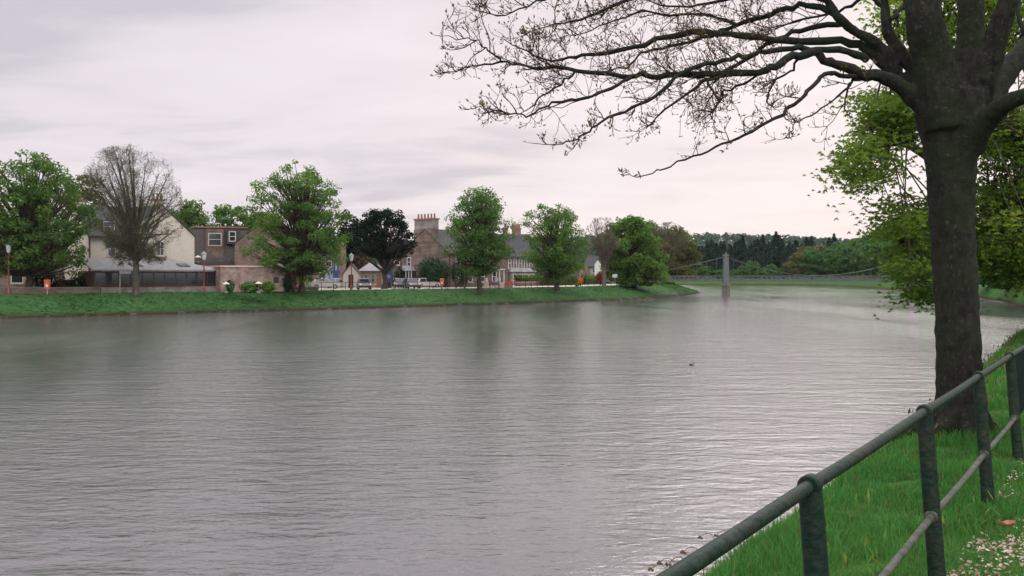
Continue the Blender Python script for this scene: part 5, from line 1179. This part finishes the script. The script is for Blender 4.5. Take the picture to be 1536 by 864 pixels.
fd, p1 = railing()

# ------------------------------------------------------------------ foreground grass, petals, weeds
def near_z(x, y):
    """height of the near bank from the distance to its crest line"""
    P2 = np.stack([x, y], 1); nd = np.full(len(x), 1e9); sg = np.zeros(len(x))
    R2 = RIGHT[120:]
    for i in range(len(R2) - 1):
        a, b = R2[i], R2[i + 1]; ab = b - a; t_ = np.clip(((P2 - a) @ ab) / (ab @ ab), 0, 1); q = a + t_[:, None] * ab; dd = np.linalg.norm(P2 - q, axis=1)
        s = np.sign(ab[0] * (P2[:, 1] - a[1]) - ab[1] * (P2[:, 0] - a[0])); u = dd < nd; nd[u] = dd[u]; sg[u] = s[u]
    v = nd * sg
    return v, np.interp(v, [-3, -1.6, -1.0, -.25, .25, 1.2, 2.2, 3.2, 8], [-1.2, -.1, .5, 1.7, 1.93, 2.05, 2.16, 2.2, 2.22])
g = rs(14)
def blades(n, y0, y1, hmin, hmax, w, m, kr=(-.05, .56)):
    y = g.uniform(y0, y1, n * 3); k = g.uniform(*kr, n * 3); x = k * y
    v, z = near_z(x, y); ok = (v > -1.3) & (v < 9); x, y, z, v = x[ok][:n], y[ok][:n], z[ok][:n], v[ok][:n]; n = len(x)
    cl = .5 + .5 * np.sin(x * 2.1 + 1.7 * np.sin(y * 1.3)) * np.cos(y * 1.9 + x); h = g.uniform(hmin, hmax, n) * (.55 + .75 * cl)
    worn = np.sin(x * 3.1 + 2.2 * np.sin(y * 2.3)) * np.sin(y * 2.7 + x) > .78; h = np.where(worn & (v > .4), h * .35, h)
    petal_zone = np.clip((v - 1.75) / .5, 0, 1) * np.clip((12 - y) / 3, 0, 1); h *= (1 - .76 * petal_zone); h *= np.where(g.uniform(size=len(h)) < .45 * petal_zone, .2, 1)
    h *= 1 + .7 * np.clip((.6 - v) / 1.0, 0, 1)
    th = g.uniform(0, 2 * PI, n); ln = g.uniform(.1, .7, n); d = np.stack([np.cos(th), np.sin(th)], 1); pr = np.stack([-np.sin(th), np.cos(th)], 1)
    ph = g.uniform(0, PI, n); pr = np.stack([np.cos(ph), np.sin(ph)], 1)
    B = np.stack([x, y, z - .012], 1); ww = w * g.uniform(.7, 1.4, n)
    mid = B + np.column_stack([d * (ln * h * .3)[:, None], h * .6]); tip = B + np.column_stack([d * (ln * h * .95)[:, None], h * (1 - .25 * ln)])
    W3 = np.column_stack([pr * ww[:, None], np.zeros(n)])
    V = np.stack([B - W3, B + W3, mid + W3 * .75, mid - W3 * .75, tip], 1).reshape(-1, 3); i5 = np.arange(n)[:, None] * 5
    m.add(V, i5 + np.array([0, 1, 2, 3])); m.f.append(i5 + np.array([3, 2, 4]) + (m.n - len(V))); m.m[-1] = (g.uniform(size=n) < .05).astype(int) * 1; m.m.append(m.m[-1])
mb = MB()
blades(52000, 3.0, 8.5, .05, .14, .0032, mb); blades(42000, 7.5, 16, .05, .15, .0050, mb); blades(22000, 15, 45, .07, .2, .012, mb)
blades(16000, 3.0, 14, .05, .13, .0060, mb, (.56, 1.3))
tag(mb.build('grass', [M['grass'], M['weed']]), 'lush green grass on the near bank around the railing', kind='stuff')
# fallen petals
mb = MB(); n = 9500
s = 1.5 + 8.5 * g.beta(1.15, 2.4, n); v = .10 + np.abs(g.normal(size=n)) * 1.0
q = p1 + np.outer(s, fd) + np.outer(v, [fd[1], -fd[0]]); _, z = near_z(q[:, 0], q[:, 1])
clus = np.sin(q[:, 0] * 5) * np.sin(q[:, 1] * 4.3 + 1) + g.normal(size=n) * .5; ok = clus > .12
q, z = q[ok], z[ok]; n = len(q)
pos = np.column_stack([q, z + g.uniform(.02, .055, n)]); nr = g.normal(size=(n, 3)) * .35 + np.array([0, 0, 1])
leaves(mb, pos, nr, g.uniform(.014, .034, n), g, 1.7)
tag(mb.build('petal_litter', M['petal']), 'white fallen blossom petals in the short grass by the railing', kind='stuff')
# dead leaf
c = P(1510, 806, 6.95); c[2] = 2.25
mb = MB(); V = []
nn = 7
for a in range(nn):
    for b in range(nn):
        u, w = a / (nn - 1) * 2 - 1, b / (nn - 1) * 2 - 1; wid = math.sqrt(max(0, 1 - u * u)) * (1 + .15 * math.sin(a * 3))
        V.append([c[0] + u * .065, c[1] + w * .045 * wid, c[2] + .028 * w * w + .02 * u * u + .006 * math.sin(a * 2 + b)])
mb.add(V, [[a * nn + b, (a + 1) * nn + b, (a + 1) * nn + b + 1, a * nn + b + 1] for a in range(nn - 1) for b in range(nn - 1)])
tag(mb.build('dead_leaf', M['deadleaf'], None, True, loc=c), 'curled orange-brown dead leaf lying among the petals', 'leaf')
# curled dry stalks standing on the crest
def stalk(loc, label, seed):
    r = rs(seed); x, y, z = loc; t = thing('dry_stalk', label, 'plant', loc, 'curled dry fern stalks along the bank edge'); m = MB(); tops = []
    for k in range(1):
        a = r.uniform(-.5, .5) + PI; L = r.uniform(.10, .17); h = r.uniform(.26, .36)
        pts = [[x + .02 * k, y, z - .05], [x + .02 * k + .01, y, z + h * .6], [x + .02 * k + math.cos(a) * L * .25, y + math.sin(a) * L * .2, z + h], [x + math.cos(a) * L * .7, y + math.sin(a) * L * .5, z + h * 1.02], [x + math.cos(a) * L * 1.05, y + math.sin(a) * L * .7, z + h * .88]]
        s = spline(pts, 12); tube(m, s, np.linspace(.0045, .003, 12), 5); tops.append(s[-1])
    n = 9
    for tp in tops: leaves(m, tp + r.normal(size=(n, 3)) * np.array([.010, .010, .009]), r.normal(size=(n, 3)), .024, r, 1.5)
    m.build('curled_stem', M['weed'], t)
    return t
sp0 = None
for k, (px, py, lab) in enumerate([(968, 862, 'dry curled stalk lowest beside the railing at the bottom of the picture'), (990, 846, 'tallest dry curled stalk of the lower cluster by the railing'), (1003, 838, 'thin dry stalk just above the tallest of the lower cluster'), (1018, 832, 'thick double-headed dry stalk with an orange tip'), (1042, 821, 'small dry stalk between the lower and middle clusters'), (1062, 800, 'arched dry stalk in the middle of the row'), (1084, 794, 'dry stalk just above the arched one'), (1100, 788, 'short dark dry stalk near the upper end of the row'), (1160, 752, 'lone dry stalk nearest the collared post')]):
    d = None
    # the stalk's top must sit at (px,py): choose depth along the crest line
    kx = (px - PX0) / FPX; f = RIGHT[:, 0] - kx * RIGHT[:, 1]; ii = [i for i in range(150, len(RIGHT) - 1) if f[i] > 0 >= f[i + 1] or f[i] <= 0 < f[i + 1]]
    if ii: q = RIGHT[ii[0]] + (RIGHT[ii[0] + 1] - RIGHT[ii[0]]) * (-f[ii[0]] / (f[ii[0] + 1] - f[ii[0]])); d = q[1]
    else: d = 8.0
    zt = Z(py, d); sz = g.uniform(.6, .85); loc = (X(px, d) + .05, d, zt - .31 * sz)
    if sp0 is None: sp0 = stalk(loc, lab, 3); sp0.scale = (sz,) * 3
    else: copy_thing(sp0, loc, g.uniform(-.7, .7), sz, lab)
# red-brown weeds on the crest further on
mb = MB(); n = 900
cand = np.where((RIGHT[:, 1] > 13.0) & (RIGHT[:, 1] < 60) & (RIGHT[:, 0] < 45))[0]; ii = g.choice(cand, n); f = g.uniform(0, 1, n); o = offset(RIGHT, 0); q = o[ii] + (o[ii + 1] - o[ii]) * f[:, None] + g.normal(size=(n, 2)) * .35
_, z = near_z(q[:, 0], q[:, 1]); pos = np.column_stack([q, z + g.uniform(.05, .5, n) * g.uniform(.4, 1, n)]); nr = g.normal(size=(n, 3)); nr[:, 2] *= .4
leaves(mb, pos, nr, .05, g, 2.6, np.tile([0, 0, 1.], (n, 1)))
tag(mb.build('bank_weeds', M['weed']), 'red-brown dock weeds along the near bank edge behind the trunk', kind='stuff')
# bluebell-ish broad tufts in the grass
mb = MB()
for px, py, d in ((1265, 800, 6.4), (1295, 770, 7.0), (1320, 800, 6.5), (1470, 790, 7.4), (1285, 722, 8.2)):
    cx = X(px, d); q = 26; th = g.uniform(0, 6.28, q); ax = np.stack([np.cos(th) * .6, np.sin(th) * .6, np.full(q, .8)], 1); nr = np.stack([-np.cos(th) * .8, -np.sin(th) * .8, np.full(q, .6)], 1)
    _, z = near_z(np.array([cx]), np.array([d])); leaves(mb, np.array([cx, d, z[0] + .05]) + ax * .03 + g.normal(size=(q, 3)) * .09, nr, .045, g, 6, ax)
tag(mb.build('broad_leaf_weeds', M['deep']), 'darker broad leaves in the near grass behind the railing', kind='stuff')
# ducks
def duck(loc, label):
    x, y, z = loc; t = thing('duck', label, 'duck', loc, 'ducks on the river'); m = MB()
    ellipsoid(m, (x, y, z + .05), (.20, .10, .085), 14, 10); tube(m, spline([[x - .14, y, z + .08], [x - .23, y, z + .12], [x - .29, y, z + .13]], 6), np.linspace(.06, .01, 6), 8)
    tube(m, spline([[x + .12, y, z + .07], [x + .18, y, z + .15], [x + .19, y, z + .22]], 6), np.linspace(.06, .04, 6), 8); m.build('body', M['duckbody'], t, True)
    m = MB(); ellipsoid(m, (x + .205, y, z + .235), (.062, .048, .052), 12, 8); m.build('head', M['duckdark'], t, True)
    m = MB(); ellipsoid(m, (x + .285, y, z + .222), (.045, .022, .012), 8, 6); m.build('bill', M['duckbill'], t, True)
    for s in (-1, 1): m = MB(); ellipsoid(m, (x - .03, y + s * .085, z + .08), (.16, .03, .055), 10, 8); m.build('wing', M['duckdark'], t, True)
    return t
d0 = duck((X(1037, 44.2), 44.2, -.01), 'dark duck swimming alone in the middle of the river')
d0.scale = (.5,) * 3
copy_thing(d0, (X(1159, 172), 172, -.01), 2.0, 1.3, 'tiny distant duck near the bridge tower')
copy_thing(d0, (X(1320, 150), 150, -.01), 1.0, 1.2, 'tiny distant duck below the chestnut boughs')

# ------------------------------------------------------------------ haze, sky, sun, camera
SUN_AZ, SUN_EL = math.radians(24), math.radians(34)       # azimuth to the right of the view direction
def make_world():
    w = bpy.data.worlds.new('World'); sc.world = w; w.use_nodes = True; nt = w.node_tree; N, L = nt.nodes, nt.links; bg = N['Background']
    sky = N.new('ShaderNodeTexSky'); sky.sky_type = 'NISHITA'; sky.sun_disc = False; sky.sun_elevation = SUN_EL; sky.sun_rotation = SUN_AZ; sky.dust_density = 2.0
    tc = N.new('ShaderNodeTexCoord'); sp = N.new('ShaderNodeSeparateXYZ'); L.new(tc.outputs['Generated'], sp.inputs[0])
    def math_(op, a, b=None):
        n = N.new('ShaderNodeMath'); n.operation = op
        for i, q in enumerate((a, b)):
            if q is None: continue
            if isinstance(q, (int, float)): n.inputs[i].default_value = q
            else: L.new(q, n.inputs[i])
        return n.outputs[0]
    zc = math_('ADD', math_('MAXIMUM', sp.outputs[2], 0.0), .12)
    cx, cy = math_('DIVIDE', sp.outputs[0], zc), math_('DIVIDE', sp.outputs[1], zc)
    cb = N.new('ShaderNodeCombineXYZ'); L.new(cx, cb.inputs[0]); L.new(cy, cb.inputs[1])
    def cloud(scale, det, off, st=(1, 1, 1)):
        mp = N.new('ShaderNodeMapping'); mp.inputs['Location'].default_value = off; mp.inputs['Scale'].default_value = st; mp.inputs['Rotation'].default_value = (0, 0, .12); L.new(cb.outputs[0], mp.inputs[0])
        n = N.new('ShaderNodeTexNoise'); n.inputs['Scale'].default_value = scale; n.inputs['Detail'].default_value = det; n.inputs['Roughness'].default_value = .52; n.inputs['Distortion'].default_value = .5; L.new(mp.outputs[0], n.inputs[0]); return n.outputs['Fac']
    f = math_('ADD', math_('MULTIPLY', cloud(.42, 5, (3.1, 1.7, 0), (.72, 1.08, 1)), .60), math_('MULTIPLY', cloud(1.5, 6, (7, 2, 0), (.75, 1.1, 1)), .40))
    r = N.new('ShaderNodeValToRGB'); e = r.color_ramp.elements
    e[0].position = .41; e[0].color = (.535, .50, .55, 1); e[1].position = .59; e[1].color = (.755, .695, .73, 1)
    m_ = e.new(.48); m_.color = (.697, .635, .672, 1)
    L.new(f, r.inputs[0])
    # thinner, brighter cloud around the hidden sun
    sd = (math.sin(SUN_AZ) * math.cos(.10), math.cos(SUN_AZ) * math.cos(.10), math.sin(.10))
    vm = N.new('ShaderNodeVectorMath'); vm.operation = 'DOT_PRODUCT'; L.new(tc.outputs['Generated'], vm.inputs[0]); vm.inputs[1].default_value = sd
    mr = N.new('ShaderNodeMapRange'); mr.inputs[1].default_value = .72; mr.inputs[2].default_value = 1.0; mr.inputs[3].default_value = .97; mr.inputs[4].default_value = 1.02; L.new(vm.outputs['Value'], mr.inputs[0])
    gl = N.new('ShaderNodeVectorMath'); gl.operation = 'SCALE'; L.new(r.outputs[0], gl.inputs[0]); L.new(mr.outputs[0], gl.inputs['Scale'])
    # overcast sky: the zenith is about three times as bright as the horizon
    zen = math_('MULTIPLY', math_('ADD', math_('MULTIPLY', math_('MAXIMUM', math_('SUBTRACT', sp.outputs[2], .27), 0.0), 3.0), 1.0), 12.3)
    # sky brightened behind the viewer, added as fill for the camera-facing sides
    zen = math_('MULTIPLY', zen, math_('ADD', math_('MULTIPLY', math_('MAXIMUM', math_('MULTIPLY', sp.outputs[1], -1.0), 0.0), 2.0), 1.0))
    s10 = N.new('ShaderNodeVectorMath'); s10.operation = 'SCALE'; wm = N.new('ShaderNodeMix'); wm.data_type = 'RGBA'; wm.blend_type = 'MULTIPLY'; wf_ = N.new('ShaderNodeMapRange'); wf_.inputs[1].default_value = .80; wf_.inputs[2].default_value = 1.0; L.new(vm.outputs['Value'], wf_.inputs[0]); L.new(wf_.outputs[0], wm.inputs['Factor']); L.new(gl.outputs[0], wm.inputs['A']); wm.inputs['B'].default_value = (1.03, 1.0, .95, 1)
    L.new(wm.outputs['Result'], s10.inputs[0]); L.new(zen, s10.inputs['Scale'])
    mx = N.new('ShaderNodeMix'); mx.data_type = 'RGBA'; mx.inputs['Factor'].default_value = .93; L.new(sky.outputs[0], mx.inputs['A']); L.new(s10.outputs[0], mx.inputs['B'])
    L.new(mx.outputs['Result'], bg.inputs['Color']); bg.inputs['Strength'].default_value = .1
make_world()
sl = bpy.data.lights.new('sun_light', 'SUN'); sl.energy = .9; sl.angle = math.radians(32); sl.color = (1, .95, .88)
so = bpy.data.objects.new('sun_light', sl); C.objects.link(so)
dv = Vector((math.sin(SUN_AZ) * math.cos(SUN_EL), math.cos(SUN_AZ) * math.cos(SUN_EL), math.sin(SUN_EL)))
so.rotation_euler = dv.to_track_quat('Z', 'Y').to_euler(); so.location = (0, 0, 60)
HAZE = 0.00004
if HAZE:
    mb = MB(); fr = Frame((0, 0), 0); box(mb, fr, -1300, 1700, -320, 2100, -2.4, 140)
    hm = bpy.data.materials.new('haze_air'); hm.use_nodes = True; nt = hm.node_tree; nt.nodes.remove(nt.nodes['Principled BSDF'])
    pv = nt.nodes.new('ShaderNodeVolumePrincipled'); pv.inputs['Color'].default_value = (.86, .88, .92, 1); pv.inputs['Density'].default_value = HAZE; pv.inputs['Anisotropy'].default_value = .2
    nt.links.new(pv.outputs[0], nt.nodes['Material Output'].inputs['Volume'])
    tag(mb.build('haze', hm), kind='stuff')
cam = bpy.data.cameras.new('camera'); co = bpy.data.objects.new('camera', cam); C.objects.link(co)
co.location = (0, 0, CAMZ); co.rotation_euler = (PI / 2, 0, 0); cam.sensor_width = 36; cam.lens = 36 * FPX / 1536; cam.shift_y = -20 / 1536
cam.clip_start = .05; cam.clip_end = 6000; sc.camera = co
vs = sc.view_settings; sc.display_settings.display_device = 'sRGB'; vs.view_transform = 'Standard'; vs.look = 'None'; vs.exposure = 0; vs.gamma = 1; vs.use_curve_mapping = False
sc.cycles.use_denoising = True; sc.cycles.denoiser = "OPENIMAGEDENOISE"; sc.cycles.max_bounces = 6; sc.cycles.transparent_max_bounces = 4; sc.cycles.volume_bounces = 0
sc.cycles.diffuse_bounces = 3; sc.cycles.glossy_bounces = 2
